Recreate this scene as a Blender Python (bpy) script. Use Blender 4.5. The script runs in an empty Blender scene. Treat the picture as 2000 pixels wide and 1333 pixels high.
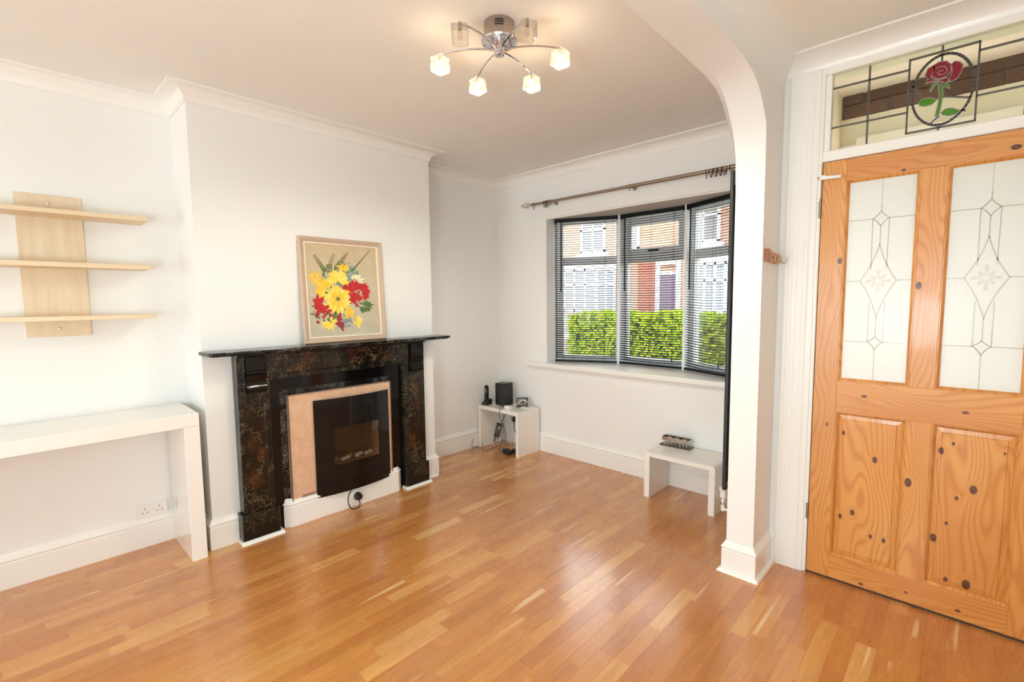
import bpy, bmesh, math, random
from mathutils import Vector, Matrix
random.seed(11)
SC = bpy.context.scene
COL = SC.collection
PI = math.pi
# ------------------------------------------------------------------ camera, world, lights, exposure
CAMZ = 1.36
F_PX, YAW, PITCH, ROLL = 938.707, 0.761136, 0.0841959, -0.0101989
def cam_axes():
    fw = Vector((-math.sin(YAW)*math.cos(PITCH), math.cos(YAW)*math.cos(PITCH), -math.sin(PITCH)))
    rt = Vector((math.cos(YAW), math.sin(YAW), 0)); up = rt.cross(fw)
    c, s = math.cos(ROLL), math.sin(ROLL)
    return c*rt + s*up, -s*rt + c*up, fw
RT, UP, FW = cam_axes()
cd = bpy.data.cameras.new('camera'); cam = bpy.data.objects.new('camera', cd); COL.objects.link(cam)
cd.sensor_fit = 'HORIZONTAL'; cd.sensor_width = 36; cd.lens = F_PX*36/2000; cd.clip_start = 0.02; cd.clip_end = 200
mw = Matrix((RT, UP, -FW)).transposed().to_4x4(); mw.translation = (0, 0, CAMZ); cam.matrix_world = mw
SC.camera = cam
w = bpy.data.worlds.new('sky'); SC.world = w; w.use_nodes = True
bg = w.node_tree.nodes['Background']; bg.inputs[0].default_value = (0.90, 0.95, 1.0, 1); bg.inputs[1].default_value = 12.0
def lamp(name, kind, loc, energy, color, rot=(0, 0, 0), **kw):
    d = bpy.data.lights.new(name, kind); d.energy = energy; d.color = color
    for k, v in kw.items(): setattr(d, k, v)
    o = bpy.data.objects.new(name, d); COL.objects.link(o); o.location = loc; o.rotation_euler = rot
    return o
lamp('sun', 'SUN', (0, -5, 12), 10.0, (1.0, 0.95, 0.86), (math.radians(36), 0, math.radians(14)), angle=0.03)
# added area lights standing in for daylight at the unseen rear openings
lamp('rear_daylight_fill', 'AREA', (-1.95, -5.12, 1.12), 30, (0.70, 0.93, 1.0), (PI/2, 0, 0), shape='RECTANGLE', size=2.3, size_y=2.05)
lamp('rear_hall_daylight_fill', 'AREA', (-0.13, -5.12, 1.35), 8, (0.70, 0.93, 1.0), (PI/2, 0, 0), shape='RECTANGLE', size=0.95, size_y=1.5)
# fill lights without fixtures, added in hall and dining end behind the camera
lamp('hall_fill', 'POINT', (-0.35, -0.65, 1.12), 112, (0.70, 0.93, 1.0), shadow_soft_size=0.25)
lamp('dining_fill', 'POINT', (-1.3, -2.6, 1.25), 12, (0.70, 0.93, 1.0), shadow_soft_size=0.25)
vs = SC.view_settings; vs.view_transform = 'Standard'; vs.look = 'None'; vs.exposure = -0.54; vs.gamma = 1.0; vs.use_curve_mapping = False
cy = SC.cycles
cy.max_bounces = 10; cy.diffuse_bounces = 6; cy.glossy_bounces = 4; cy.transmission_bounces = 6; cy.transparent_max_bounces = 14
cy.sample_clamp_indirect = 6.0; cy.caustics_reflective = False; cy.caustics_refractive = False
# ------------------------------------------------------------------ key planes (metres; the camera stands at x=0, y=0)
AW, CF, BW, DW = -3.305, -2.98, 3.28, 2.655      # alcove wall, chimney face, window wall, door face
CH0, CH1 = 0.709, 2.244                          # chimney breast
CEIL = 2.47
XR, YR = 0.52, -5.00                             # hall right wall, rear wall
# ------------------------------------------------------------------ materials
def lin(c):
    if isinstance(c, str): c = [int(c[i:i+2], 16)/255 for i in (0, 2, 4)]
    return tuple((v/12.92 if v <= 0.04045 else ((v+0.055)/1.055)**2.4) for v in c) + (1.0,)
class T:
    """small node-tree helper"""
    def __init__(s, name):
        s.m = bpy.data.materials.new(name); s.m.use_nodes = True; s.nt = s.m.node_tree; s.nt.nodes.clear()
        s.out = s.nt.nodes.new('ShaderNodeOutputMaterial')
    def n(s, typ, **kw):
        nd = s.nt.nodes.new('ShaderNode'+typ)
        for k, v in kw.items(): setattr(nd, k, v)
        return nd
    def put(s, sock, v):
        if isinstance(v, bpy.types.NodeSocket): s.nt.links.new(v, sock)
        elif hasattr(sock.default_value, '__len__') and not hasattr(v, '__len__'): sock.default_value = [v]*len(sock.default_value)
        else: sock.default_value = v
    def math(s, op, a, b=0.0, c=0.0, clamp=False):
        nd = s.n('Math', operation=op, use_clamp=clamp)
        for i, v in enumerate((a, b, c)): s.put(nd.inputs[i], v)
        return nd.outputs[0]
    def vmath(s, op, a, b=(0, 0, 0)):
        nd = s.n('VectorMath', operation=op); s.put(nd.inputs[0], a); s.put(nd.inputs[1], b)
        return nd.outputs['Value'] if op in ('LENGTH', 'DISTANCE', 'DOT_PRODUCT') else nd.outputs[0]
    def xyz(s, v):
        nd = s.n('SeparateXYZ'); s.put(nd.inputs[0], v); return nd.outputs
    def vec(s, x, y, z):
        nd = s.n('CombineXYZ'); s.put(nd.inputs[0], x); s.put(nd.inputs[1], y); s.put(nd.inputs[2], z); return nd.outputs[0]
    def noise(s, v, scale=5, detail=3, rough=0.5, dist=0.0):
        nd = s.n('TexNoise'); s.put(nd.inputs['Vector'], v)
        nd.inputs['Scale'].default_value = scale; nd.inputs['Detail'].default_value = detail
        nd.inputs['Roughness'].default_value = rough; nd.inputs['Distortion'].default_value = dist
        return nd.outputs
    def ramp(s, f, stops, interp='LINEAR'):
        nd = s.n('ValToRGB'); cr = nd.color_ramp; cr.interpolation = interp
        while len(cr.elements) < len(stops): cr.elements.new(0.5)
        for e, (p, c) in zip(cr.elements, stops):
            e.position = p; e.color = lin(c) if isinstance(c, str) else (c if len(c) == 4 else tuple(c)+(1,))
        s.put(nd.inputs[0], f); return nd.outputs[0]
    def rng(s, v, a, b, c=0.0, d=1.0, smooth=False):
        nd = s.n('MapRange', interpolation_type='SMOOTHSTEP' if smooth else 'LINEAR'); s.put(nd.inputs[0], v)
        for i, x in enumerate((a, b, c, d)): nd.inputs[i+1].default_value = x
        return nd.outputs[0]
    def mix(s, f, a, b, mode='MIX'):
        nd = s.n('Mix', data_type='RGBA', blend_type=mode); s.put(nd.inputs[0], f); s.put(nd.inputs[6], a); s.put(nd.inputs[7], b)
        return nd.outputs[2]
    def pos(s): return s.n('NewGeometry').outputs['Position']
    def obj(s): return s.n('TexCoord').outputs['Object']
    def bsdf(s, color, rough=0.5, metal=0.0, spec=0.5, coat=0.0, bump=None, bstr=0.1, bdist=0.002, **kw):
        p = s.n('BsdfPrincipled'); s.put(p.inputs['Base Color'], color); s.put(p.inputs['Roughness'], rough); s.put(p.inputs['Metallic'], metal)
        p.inputs['Specular IOR Level'].default_value = spec; p.inputs['Coat Weight'].default_value = coat; p.inputs['Coat Roughness'].default_value = 0.08
        for k, v in kw.items(): s.put(p.inputs[k], v)
        if bump is not None:
            b = s.n('Bump'); b.inputs['Strength'].default_value = bstr; b.inputs['Distance'].default_value = bdist
            s.put(b.inputs['Height'], bump); s.nt.links.new(b.outputs[0], p.inputs['Normal'])
        return p.outputs[0]
    def done(s, shader):
        s.nt.links.new(shader, s.out.inputs[0]); return s.m
def plain(name, color, rough=0.5, metal=0.0, spec=0.5, coat=0.0, grain=0.0, gscale=60, var=0.03):
    t = T(name); p = t.pos(); nz = t.noise(p, gscale, 2)[0]
    big = t.noise(p, 1.7, 2)[0]
    c = t.mix(t.rng(big, 0.3, 0.7), lin(color), tuple(v*(1-var) for v in lin(color)[:3])+(1,))
    return t.done(t.bsdf(c, rough, metal, spec, coat, bump=nz if grain else None, bstr=grain))
M = {}
M['wall'] = plain('wall_paint', 'f1f0ee', 0.62, spec=0.25, grain=0.05, gscale=180)
M['ceil'] = plain('ceiling_paint', 'f1efeb', 0.9, spec=0.1, grain=0.05, gscale=150)
M['trim'] = plain('white_gloss_paint', 'f4f2ee', 0.22, spec=0.5)
M['frame'] = plain('white_satin_paint', 'f3f1ec', 0.35)
M['gloss'] = plain('white_high_gloss', 'f3efe9', 0.06, coat=0.6)
M['upvc'] = plain('white_plastic', 'f2f3f3', 0.3)
M['plastic'] = plain('white_moulded_plastic', 'f0edea', 0.35)
M['black'] = plain('black_plastic', '1c1a1a', 0.42)
M['blackgloss'] = plain('black_lacquer', '0b0909', 0.08, spec=0.35)
M['blind'] = plain('black_enamel', '151414', 0.5, spec=0.2)
M['steel'] = plain('brushed_steel', 'b9aca0', 0.28, metal=1.0)
M['pole'] = plain('satin_nickel', 'a39385', 0.35, metal=0.85)
M['chrome'] = plain('chrome', 'd6d4da', 0.06, metal=1.0)
M['darkmetal'] = plain('dark_gunmetal', '4c4038', 0.35, metal=0.8)
M['brass'] = plain('aged_brass', 'a08a5c', 0.35, metal=1.0)
M['cablew'] = plain('pale_cable', 'd8cfc2', 0.5)
M['cableg'] = plain('grey_brown_cable', '6f6253', 0.5)
M['screen'] = plain('grey_screen', '6e6c6e', 0.18)
M['taupe'] = plain('taupe_frame_wood', 'c5ab93', 0.45, grain=0.15, gscale=90)
M['cream'] = plain('cream_slip', 'f2e3cd', 0.5)
M['render'] = plain('cream_render', 'e6dfcd', 0.8, grain=0.2, gscale=80)
M['lead'] = plain('lead_came', '5a5552', 0.4, metal=0.4)
M['tarmac'] = plain('pale_tarmac', '8d8a88', 0.9)
M['paving'] = plain('pink_paving', 'c9b3a8', 0.85, grain=0.2)
M['slate'] = plain('slate_roof', '55565c', 0.7)
M['rad'] = plain('black_radiator_enamel', '1a1a1b', 0.35)
M['pebblew'] = plain('white_pebble', 'd9d2c6', 0.5); M['pebbley'] = plain('ochre_pebble', 'b99a3a', 0.5)
M['bronze'] = plain('bronze_firebox', '8a6a45', 0.35, metal=0.3)
M['hinge'] = plain('worn_hinge_steel', '9a8a72', 0.4, metal=0.9)
def wood_floor(stuff=False):
    t = T('oak_stave_stuff' if stuff else 'oak_stave')
    r = t.n('NewGeometry').outputs['Random Per Island'] if stuff else t.n('ObjectInfo').outputs['Random']
    p = t.xyz(t.pos())
    off = t.math('MULTIPLY', r, 37.0)
    v = t.vec(t.math('ADD', t.math('MULTIPLY', p[0], 26.0), off), t.math('ADD', t.math('MULTIPLY', p[1], 1.6), off), off)
    g = t.noise(v, 1.0, 5, 0.62, 0.6)[0]
    v2 = t.vec(t.math('ADD', t.math('MULTIPLY', p[0], 150.0), off), t.math('MULTIPLY', p[1], 6.0), off)
    fine = t.noise(v2, 1.0, 3, 0.6)[0]
    base = t.ramp(r, [(0.0, 'bc783a'), (0.3, 'c47f3e'), (0.6, 'c88542'), (0.85, 'cf8e48'), (0.96, 'd69b54'), (1.0, 'e0ae6e')])
    c = t.mix(t.rng(g, 0.35, 0.75), base, t.mix(0.5, base, lin('9d5f2a')))
    c = t.mix(t.math('MULTIPLY', t.rng(fine, 0.5, 0.85), 0.14), c, lin('8d5428'))
    # now and then a pale sapwood streak along one edge of a stave
    s1 = t.noise(t.vec(t.math('MULTIPLY', p[0], 22.0), t.math('MULTIPLY', p[1], 1.1), t.math('ADD', off, 5.0)), 1.0, 1, 0.4)[0]
    c = t.mix(t.math('MULTIPLY', t.rng(s1, 0.70, 0.74), 0.6), c, lin('efcf9f'))
    kn = t.noise(t.vec(t.math('MULTIPLY', p[0], 14.0), t.math('MULTIPLY', p[1], 8.0), off), 1.0, 2, 0.5)[0]
    c = t.mix(t.rng(kn, 0.77, 0.82), c, lin('5d371c'))
    ro = t.rng(fine, 0.2, 0.8, 0.22, 0.32)
    return t.done(t.bsdf(c, ro, spec=0.8, coat=0.6, bump=fine, bstr=0.02, **{'Coat Roughness': 0.17}))
M['stave'] = wood_floor(); M['stave_stuff'] = wood_floor(True)
def pine(name, horizontal, knots=(), tone=0.0):
    """pine with rings round each knot; knots = (x, z, radius) in world metres on the door face"""
    t = T(name); p = t.xyz(t.pos())
    a, b = (p[2], p[0]) if horizontal else (p[0], p[2])     # across the grain, along the grain
    warp = t.noise(t.vec(t.math('MULTIPLY', a, 8.0), t.math('MULTIPLY', b, 1.6), 3.0+tone*9), 1.0, 1, 0.4)[0]
    u = t.math('ADD', t.math('MULTIPLY', a, 260.0), t.math('MULTIPLY', warp, 85.0))
    dark = None
    for (kx, kz, kr) in knots:
        ka, kb = (kz, kx) if horizontal else (kx, kz)
        da = t.math('SUBTRACT', a, ka); db = t.math('MULTIPLY', t.math('SUBTRACT', b, kb), 0.62)
        d = t.math('SQRT', t.math('ADD', t.math('MULTIPLY', da, da), t.math('MULTIPLY', db, db)))
        wgt = t.rng(d, kr*0.8, kr*1.9, 1.0, 0.0, True)
        u = t.math('ADD', t.math('MULTIPLY', u, t.math('SUBTRACT', 1.0, wgt)), t.math('MULTIPLY', wgt, t.math('MULTIPLY', d, 420.0)))
        k = t.rng(d, kr*0.62, kr*0.86, 1.0, 0.0)
        dark = k if dark is None else t.math('MAXIMUM', dark, k)
    ring = t.math('SINE', u)
    fine = t.noise(t.vec(t.math('MULTIPLY', a, 210.0), t.math('MULTIPLY', b, 5.0), 1.0), 1.0, 2, 0.5)[0]
    c = t.ramp(t.rng(ring, -1, 1), [(0.0, 'da9c54'), (0.55, 'd7984f'), (0.85, 'd08d47'), (1.0, 'c8823f')])
    c = t.mix(t.math('MULTIPLY', t.rng(fine, 0.45, 0.85), 0.16), c, lin('a9622a'))
    big = t.noise(t.vec(t.math('MULTIPLY', a, 5.0), t.math('MULTIPLY', b, 1.2), 8.0+tone*5), 1.0, 2)[0]
    c = t.mix(t.math('MULTIPLY', t.rng(big, 0.35, 0.7), 0.30+tone), c, lin('ba692a'))
    if dark is not None:
        c = t.mix(dark, c, t.mix(t.rng(t.noise(t.pos(), 160, 2)[0], 0.4, 0.6), lin('3f1c0a'), lin('743a14')))
    return t.done(t.bsdf(c, 0.34, coat=0.15, bump=ring, bstr=0.015))
def marble(name, ground, patch, vein, dens=1.0, vs=14.0, bright=1.0):
    t = T(name); p = t.pos()
    wn = t.noise(p, 9.0, 3, 0.6)[1]
    q = t.vmath('ADD', p, t.vmath('SCALE', wn)) if False else t.vmath('ADD', p, t.vmath('MULTIPLY', t.vmath('SUBTRACT', wn, (0.5, 0.5, 0.5)), (0.09, 0.09, 0.09)))
    def veins(scale, width):
        vn = t.n('TexVoronoi', feature='DISTANCE_TO_EDGE'); t.put(vn.inputs['Vector'], q); vn.inputs['Scale'].default_value = scale
        return t.rng(vn.outputs['Distance'], 0.0, width, 1.0, 0.0)
    m1 = t.rng(t.noise(p, 6.0, 2)[0], 0.47, 0.66); m2 = t.rng(t.noise(p, 15.0, 2)[0], 0.50, 0.66)
    v = t.math('MAXIMUM', t.math('MULTIPLY', veins(vs, 0.04), m1), t.math('MULTIPLY', veins(vs*2.6, 0.075), m2), clamp=True)
    v = t.math('MULTIPLY', v, 0.85*dens)
    pm = t.rng(t.noise(p, 10.0, 3)[0], 0.45, 0.7)
    c = t.mix(pm, lin(ground), lin(patch)); c = t.mix(v, c, lin(vein))
    return t.done(t.bsdf(c, 0.16, spec=0.45))
M['marble'] = marble('black_gold_marble', '0d0b08', '201b10', 'a08e6a', 0.6, vs=27)
M['marblered'] = marble('rust_marble', '120c08', '43200f', 'a8925f', 0.45, vs=15)
M['marbledark'] = marble('dark_green_marble', '0c0b09', '1c1710', '8d7d58', 0.5, vs=26)
M['marblewhite'] = marble('white_veined_black_marble', '070707', '0e0d0d', 'cfcac4', 0.5, vs=40)
def copper():
    t = T('brushed_copper'); p = t.xyz(t.pos())
    nz = t.noise(t.pos(), 22, 4, 0.6)[0]; c = t.mix(t.rng(nz, 0.35, 0.7), lin('e8c4a6'), lin('d9b090'))
    return t.done(t.bsdf(c, 0.4, metal=0.25))
M['copper'] = copper()
def maple():
    t = T('pale_maple'); p = t.xyz(t.pos())
    g = t.noise(t.vec(t.math('MULTIPLY', p[0], 30.0), t.math('MULTIPLY', p[1], 30.0), t.math('MULTIPLY', p[2], 3.0)), 1.0, 3)[0]
    c = t.mix(t.rng(g, 0.3, 0.75), lin('e6d3b8'), lin('dac2a0'))
    return t.done(t.bsdf(c, 0.45, bump=g, bstr=0.03))
M['maple'] = maple()
def maple_edge():
    t = T('pale_maple_shelf'); p = t.xyz(t.pos())
    g = t.noise(t.vec(t.math('MULTIPLY', p[0], 30.0), t.math('MULTIPLY', p[1], 3.0), t.math('MULTIPLY', p[2], 40.0)), 1.0, 3)[0]
    c = t.mix(t.rng(g, 0.3, 0.75), lin('e9d5b5'), lin('dcc4a0'))
    return t.done(t.bsdf(c, 0.4))
M['shelf'] = maple_edge()
def clear_glass(name, tint=(1, 1, 1), refl=1.0, opaq=None):
    t = T(name); tr = t.n('BsdfTransparent'); tr.inputs[0].default_value = tint+(1,)
    gl = t.n('BsdfGlossy'); gl.inputs['Roughness'].default_value = 0.02
    fr = t.n('Fresnel'); fr.inputs[0].default_value = 1.45
    mx = t.n('MixShader'); t.nt.links.new(t.math('MULTIPLY', fr.outputs[0], refl, clamp=True), mx.inputs[0])
    t.nt.links.new(tr.outputs[0], mx.inputs[1]); t.nt.links.new(gl.outputs[0], mx.inputs[2])
    return t.done(mx.outputs[0])
M['glass'] = clear_glass('window_glass', (0.97, 0.985, 0.98), 0.6)
M['tglass'] = clear_glass('leaded_glass', (0.94, 0.965, 0.93), 0.7)
M['redglass'] = clear_glass('ruby_glass', (0.42, 0.02, 0.05), 0.8)
M['greenglass'] = clear_glass('green_glass', (0.12, 0.42, 0.03), 0.8)
M['smoke'] = clear_glass('smoked_glass', (0.55, 0.48, 0.42), 1.0)
M['baseglass'] = clear_glass('bottle_glass', (0.62, 0.66, 0.58), 1.3)
def frosted():
    t = T('frosted_glass'); tl = t.n('BsdfTranslucent'); tl.inputs[0].default_value = (0.74, 0.76, 0.76, 1)
    df = t.bsdf(lin('eef0ee'), 0.25, spec=0.4)
    mx = t.n('MixShader'); mx.inputs[0].default_value = 0.45
    t.nt.links.new(tl.outputs[0], mx.inputs[1]); t.nt.links.new(df, mx.inputs[2]); return t.done(mx.outputs[0])
M['frosted'] = frosted()
M['etch'] = plain('bevelled_cut_glass', 'b9b4ac', 0.15)
M['etchpale'] = plain('pale_cut_glass', 'd5cfc3', 0.25)
def cube_glass():
    t = T('crystal_glass'); tr = t.n('BsdfTransparent'); tr.inputs[0].default_value = (0.98, 0.96, 0.93, 1)
    gl = t.n('BsdfGlossy'); gl.inputs['Roughness'].default_value = 0.03
    tl = t.n('BsdfTranslucent'); tl.inputs[0].default_value = (1, 0.97, 0.92, 1)
    lw = t.n('LayerWeight'); lw.inputs[0].default_value = 0.35
    m1 = t.n('MixShader'); m1.inputs[0].default_value = 0.16
    t.nt.links.new(tr.outputs[0], m1.inputs[1]); t.nt.links.new(tl.outputs[0], m1.inputs[2])
    m2 = t.n('MixShader'); t.nt.links.new(t.math('MULTIPLY', lw.outputs[0], 0.5), m2.inputs[0])
    t.nt.links.new(m1.outputs[0], m2.inputs[1]); t.nt.links.new(gl.outputs[0], m2.inputs[2]); return t.done(m2.outputs[0])
M['crystal'] = cube_glass()
def glow(name, col, st):
    t = T(name); e = t.n('Emission'); e.inputs[0].default_value = col+(1,); e.inputs[1].default_value = st; return t.done(e.outputs[0])
M['bulb'] = glow('lit_halogen_bulb', (1.0, 0.86, 0.62), 16.0)
def brickwork(name, c1, c2, mortar, sx=0.225, sz=0.075):
    t = T(name); p = t.xyz(t.pos()); b = t.n('TexBrick'); t.put(b.inputs['Vector'], t.vec(t.math('ADD', p[0], p[1]), p[2], 0.0))
    b.inputs['Color1'].default_value = lin(c1); b.inputs['Color2'].default_value = lin(c2); b.inputs['Mortar'].default_value = lin(mortar)
    b.inputs['Scale'].default_value = 1.0; b.inputs['Brick Width'].default_value = sx; b.inputs['Row Height'].default_value = sz; b.inputs['Mortar Size'].default_value = 0.006
    return t.done(t.bsdf(b.outputs[0], 0.85, spec=0.2))
M['brickfar'] = brickwork('terrace_brick', '94705f', '876353', 'a39083')
M['brickred'] = brickwork('door_side_brick', '7d4436', '6f3b30', '8d6a5c')
def brick_unit(name, a, b):
    t = T(name); r = t.n('ObjectInfo').outputs['Random']; nz = t.noise(t.pos(), 55, 4, 0.65)[0]
    c = t.mix(r, lin(a), lin(b)); c = t.mix(t.math('MULTIPLY', t.rng(nz, 0.4, 0.75), 0.4), c, lin('2a1c16'))
    return t.done(t.bsdf(c, 0.8, spec=0.2, bump=nz, bstr=0.4))
M['brickdark'] = brick_unit('brown_brick', '5f463c', '6d5246'); M['brickpink'] = brick_unit('pink_brick', 'cf9f92', 'c08f84')
def leafmat():
    t = T('privet_leaf'); r = t.n('NewGeometry').outputs['Random Per Island']
    c = t.ramp(r, [(0.0, '557016'), (0.4, '7d991e'), (0.75, 'a2b428'), (1.0, 'c6cf42')])
    d = t.n('BsdfDiffuse'); t.put(d.inputs[0], c); l = t.n('BsdfTranslucent'); t.put(l.inputs[0], c)
    mx = t.n('MixShader'); mx.inputs[0].default_value = 0.35; t.nt.links.new(d.outputs[0], mx.inputs[1]); t.nt.links.new(l.outputs[0], mx.inputs[2])
    return t.done(mx.outputs[0])
M['leaf'] = leafmat(); M['twig'] = plain('hedge_core', '33481a', 0.9)
def canvas():
    t = T('painted_canvas'); p = t.xyz(t.obj()); n1 = t.noise(t.obj(), 7, 4, 0.6, 0.6)[0]; n2 = t.noise(t.obj(), 24, 3, 0.6)[0]
    c = t.ramp(n1, [(0.3, 'b7a98f'), (0.45, 'c6b496'), (0.58, 'bfb79c'), (0.72, 'cdb795')])
    hi = t.rng(p[2], -0.05, 0.28); c = t.mix(t.math('MULTIPLY', hi, 0.5), c, lin('c9a983'))
    lo = t.rng(p[2], 0.02, -0.27); c = t.mix(t.math('MULTIPLY', lo, 0.45), c, lin('b4b3a0'))
    c = t.mix(t.math('MULTIPLY', t.rng(n2, 0.5, 0.7), 0.22), c, lin('dfd8c6'))
    return t.done(t.bsdf(c, 0.6, bump=n2, bstr=0.25))
M['canvas'] = canvas()
def paint(name, a, b):
    t = T(name); r = t.n('NewGeometry').outputs['Random Per Island']; n = t.noise(t.pos(), 120, 2)[0]
    c = t.mix(r, lin(a), lin(b)); c = t.mix(t.math('MULTIPLY', n, 0.25), c, lin(b)); return t.done(t.bsdf(c, 0.5, bump=n, bstr=0.3))
M['pyellow'] = paint('yellow_oil_paint', 'f3cb2a', 'f7e076'); M['porange'] = paint('deep_yellow_oil_paint', 'e9b321', 'f1cf4d')
M['pred'] = paint('red_oil_paint', 'c8201c', 'a8161a'); M['pdark'] = paint('dark_red_oil_paint', '8c1f1c', 'b0392c')
M['pgreen'] = paint('green_oil_paint', '5f7d33', '3f5a3a'); M['pteal'] = paint('grey_teal_oil_paint', '6f9188', '8fa39a')
M['pblue'] = paint('slate_blue_oil_paint', '7d8790', '97a0a0'); M['ppale'] = paint('pale_oil_paint', 'e6dcae', 'efe8c8'); M['polive'] = paint('olive_oil_paint', '77793a', '55602f')
# ------------------------------------------------------------------ geometry helpers
WL = {}                                           # world location of every object made here
def link(o, parent, world):
    COL.objects.link(o); WL[o.name] = Vector(world)
    if parent is not None:
        o.parent = parent; o.location = Vector(world) - WL[parent.name]
    else: o.location = world
    return o
def emit(name, bm, mat, parent=None, bevel=0.0, smooth=False, seg=1, base=False, recalc=True):
    if recalc: bmesh.ops.recalc_face_normals(bm, faces=bm.faces[:])
    cs = [v.co for v in bm.verts]; lo = Vector((min(c.x for c in cs), min(c.y for c in cs), min(c.z for c in cs))); hi = Vector((max(c.x for c in cs), max(c.y for c in cs), max(c.z for c in cs)))
    ctr = (lo+hi)/2
    if base or parent is None: ctr.z = lo.z
    bmesh.ops.translate(bm, verts=bm.verts[:], vec=-ctr)
    me = bpy.data.meshes.new(name); bm.to_mesh(me); bm.free()
    for m in (mat if isinstance(mat, (list, tuple)) else [mat]): me.materials.append(m)
    if smooth:
        for p in me.polygons: p.use_smooth = True
        try: me.set_sharp_from_angle(angle=math.radians(40))
        except Exception: pass
    o = bpy.data.objects.new(name, me)
    if bevel:
        b = o.modifiers.new('Bevel', 'BEVEL'); b.width = bevel; b.segments = seg; b.limit_method = 'ANGLE'; b.angle_limit = math.radians(50); b.harden_normals = False
    return link(o, parent, ctr)
def thing(name, label, cat, loc, group=None):
    o = bpy.data.objects.new(name, None); o.empty_display_size = 0.05; link(o, None, loc)
    return tag(o, label, cat, group)
def tag(o, label=None, cat=None, group=None, kind=None):
    if label: o['label'] = label
    if cat: o['category'] = cat
    if group: o['group'] = group
    if kind: o['kind'] = kind
    return o
def struct(name, bm, mat, label, cat, **kw):
    return tag(emit(name, bm, mat, **kw), label, cat, kind='structure')
def sthing(name, label, cat, loc):
    o = thing(name, label, cat, loc); o['kind'] = 'structure'; return o
def dup(o, parent, delta):
    c = o.copy(); return link(c, parent, WL[o.name] + Vector(delta))
def BM(): return bmesh.new()
def box(bm, x0, x1, y0, y1, z0, z1, mi=0, mx=None):
    vs = [bm.verts.new((x, y, z)) for x in (x0, x1) for y in (y0, y1) for z in (z0, z1)]
    if mx is not None:
        for v in vs: v.co = mx @ v.co
    for f in ((0, 1, 3, 2), (4, 6, 7, 5), (0, 4, 5, 1), (2, 3, 7, 6), (0, 2, 6, 4), (1, 5, 7, 3)):
        bm.faces.new([vs[i] for i in f]).material_index = mi
    return vs
def boxo(name, b, mat, parent=None, **kw):
    bm = BM(); box(bm, *b); return emit(name, bm, mat, parent, **kw)
def prism(bm, pts, a0, a1, axis='z', mx=None):
    """extrude a 2-D outline along an axis; pts are (x,y) for z, (x,z) for y, (y,z) for x"""
    def P(p, a): return {'z': (p[0], p[1], a), 'y': (p[0], a, p[1]), 'x': (a, p[0], p[1])}[axis]
    A = [bm.verts.new(P(p, a0)) for p in pts]; B = [bm.verts.new(P(p, a1)) for p in pts]
    if mx is not None:
        for v in A+B: v.co = mx @ v.co
    bm.faces.new(A); bm.faces.new(B[::-1]); n = len(pts)
    for i in range(n): bm.faces.new((A[i], B[i], B[(i+1) % n], A[(i+1) % n]))
def sweep(bm, path, prof, closed=False, mx=None):
    """carry a profile (offset to the left of the path, height) round a mitred 2-D path"""
    n = len(path); rings = []
    for i in range(n):
        p = Vector(path[i])
        a = (p - Vector(path[i-1])) if (closed or i > 0) else None
        b = (Vector(path[(i+1) % n]) - p) if (closed or i < n-1) else None
        a = (a or b).normalized(); b = (b or a).normalized()
        na, nb = Vector((-a.y, a.x)), Vector((-b.y, b.x)); m = (na+nb); m = m/max(m.dot(na), 1e-6)
        ring = [bm.verts.new((p.x+m.x*d, p.y+m.y*d, z)) for d, z in prof]
        if mx is not None:
            for v in ring: v.co = mx @ v.co
        rings.append(ring)
    k = len(prof)
    for i in range(n if closed else n-1):
        A, B = rings[i], rings[(i+1) % n]
        for j in range(k): bm.faces.new((A[j], A[(j+1) % k], B[(j+1) % k], B[j]))
    if not closed: bm.faces.new(rings[0]); bm.faces.new(rings[-1][::-1])
def tube(bm, pts, r, n=8, caps=True):
    pts = [Vector(p) for p in pts]; rings = []; up = None
    for i, p in enumerate(pts):
        d = (pts[min(i+1, len(pts)-1)] - pts[max(i-1, 0)]).normalized()
        if up is None: up = d.orthogonal().normalized()
        up = (up - d*up.dot(d)); up = up.normalized() if up.length > 1e-6 else d.orthogonal().normalized()
        s = d.cross(up); rr = r[i] if isinstance(r, (list, tuple)) else r
        rings.append([bm.verts.new(p + (up*math.cos(2*PI*j/n) + s*math.sin(2*PI*j/n))*rr) for j in range(n)])
    for A, B in zip(rings, rings[1:]):
        for j in range(n): bm.faces.new((A[j], A[(j+1) % n], B[(j+1) % n], B[j]))
    if caps: bm.faces.new(rings[0][::-1]); bm.faces.new(rings[-1])
def spline(pts, k=6):
    """Catmull-Rom through the points"""
    P = [Vector(p) for p in pts]; P = [2*P[0]-P[1]] + P + [2*P[-1]-P[-2]]; out = []
    for i in range(1, len(P)-2):
        for j in range(k):
            t = j/k; a, b, c, d = P[i-1:i+3]
            out.append(0.5*((2*b) + (c-a)*t + (2*a-5*b+4*c-d)*t*t + (3*b-a-3*c+d)*t**3))
    return out + [P[-2]]
def lathe(bm, prof, ctr, n=24, mx=None):
    rings = []
    for r, z in prof:
        ring = [bm.verts.new((ctr[0]+r*math.cos(2*PI*j/n), ctr[1]+r*math.sin(2*PI*j/n), ctr[2]+z)) for j in range(n)]
        if mx is not None:
            for v in ring: v.co = mx @ v.co
        rings.append(ring)
    for A, B in zip(rings, rings[1:]):
        for j in range(n): bm.faces.new((A[j], A[(j+1) % n], B[(j+1) % n], B[j]))
    bm.faces.new(rings[0][::-1]); bm.faces.new(rings[-1])
def blob(bm, c, r, sub=2):
    g = bmesh.ops.create_icosphere(bm, subdivisions=sub, radius=1.0)
    for v in g['verts']: v.co = Vector((v.co.x*r[0]+c[0], v.co.y*r[1]+c[1], v.co.z*r[2]+c[2]))
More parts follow.
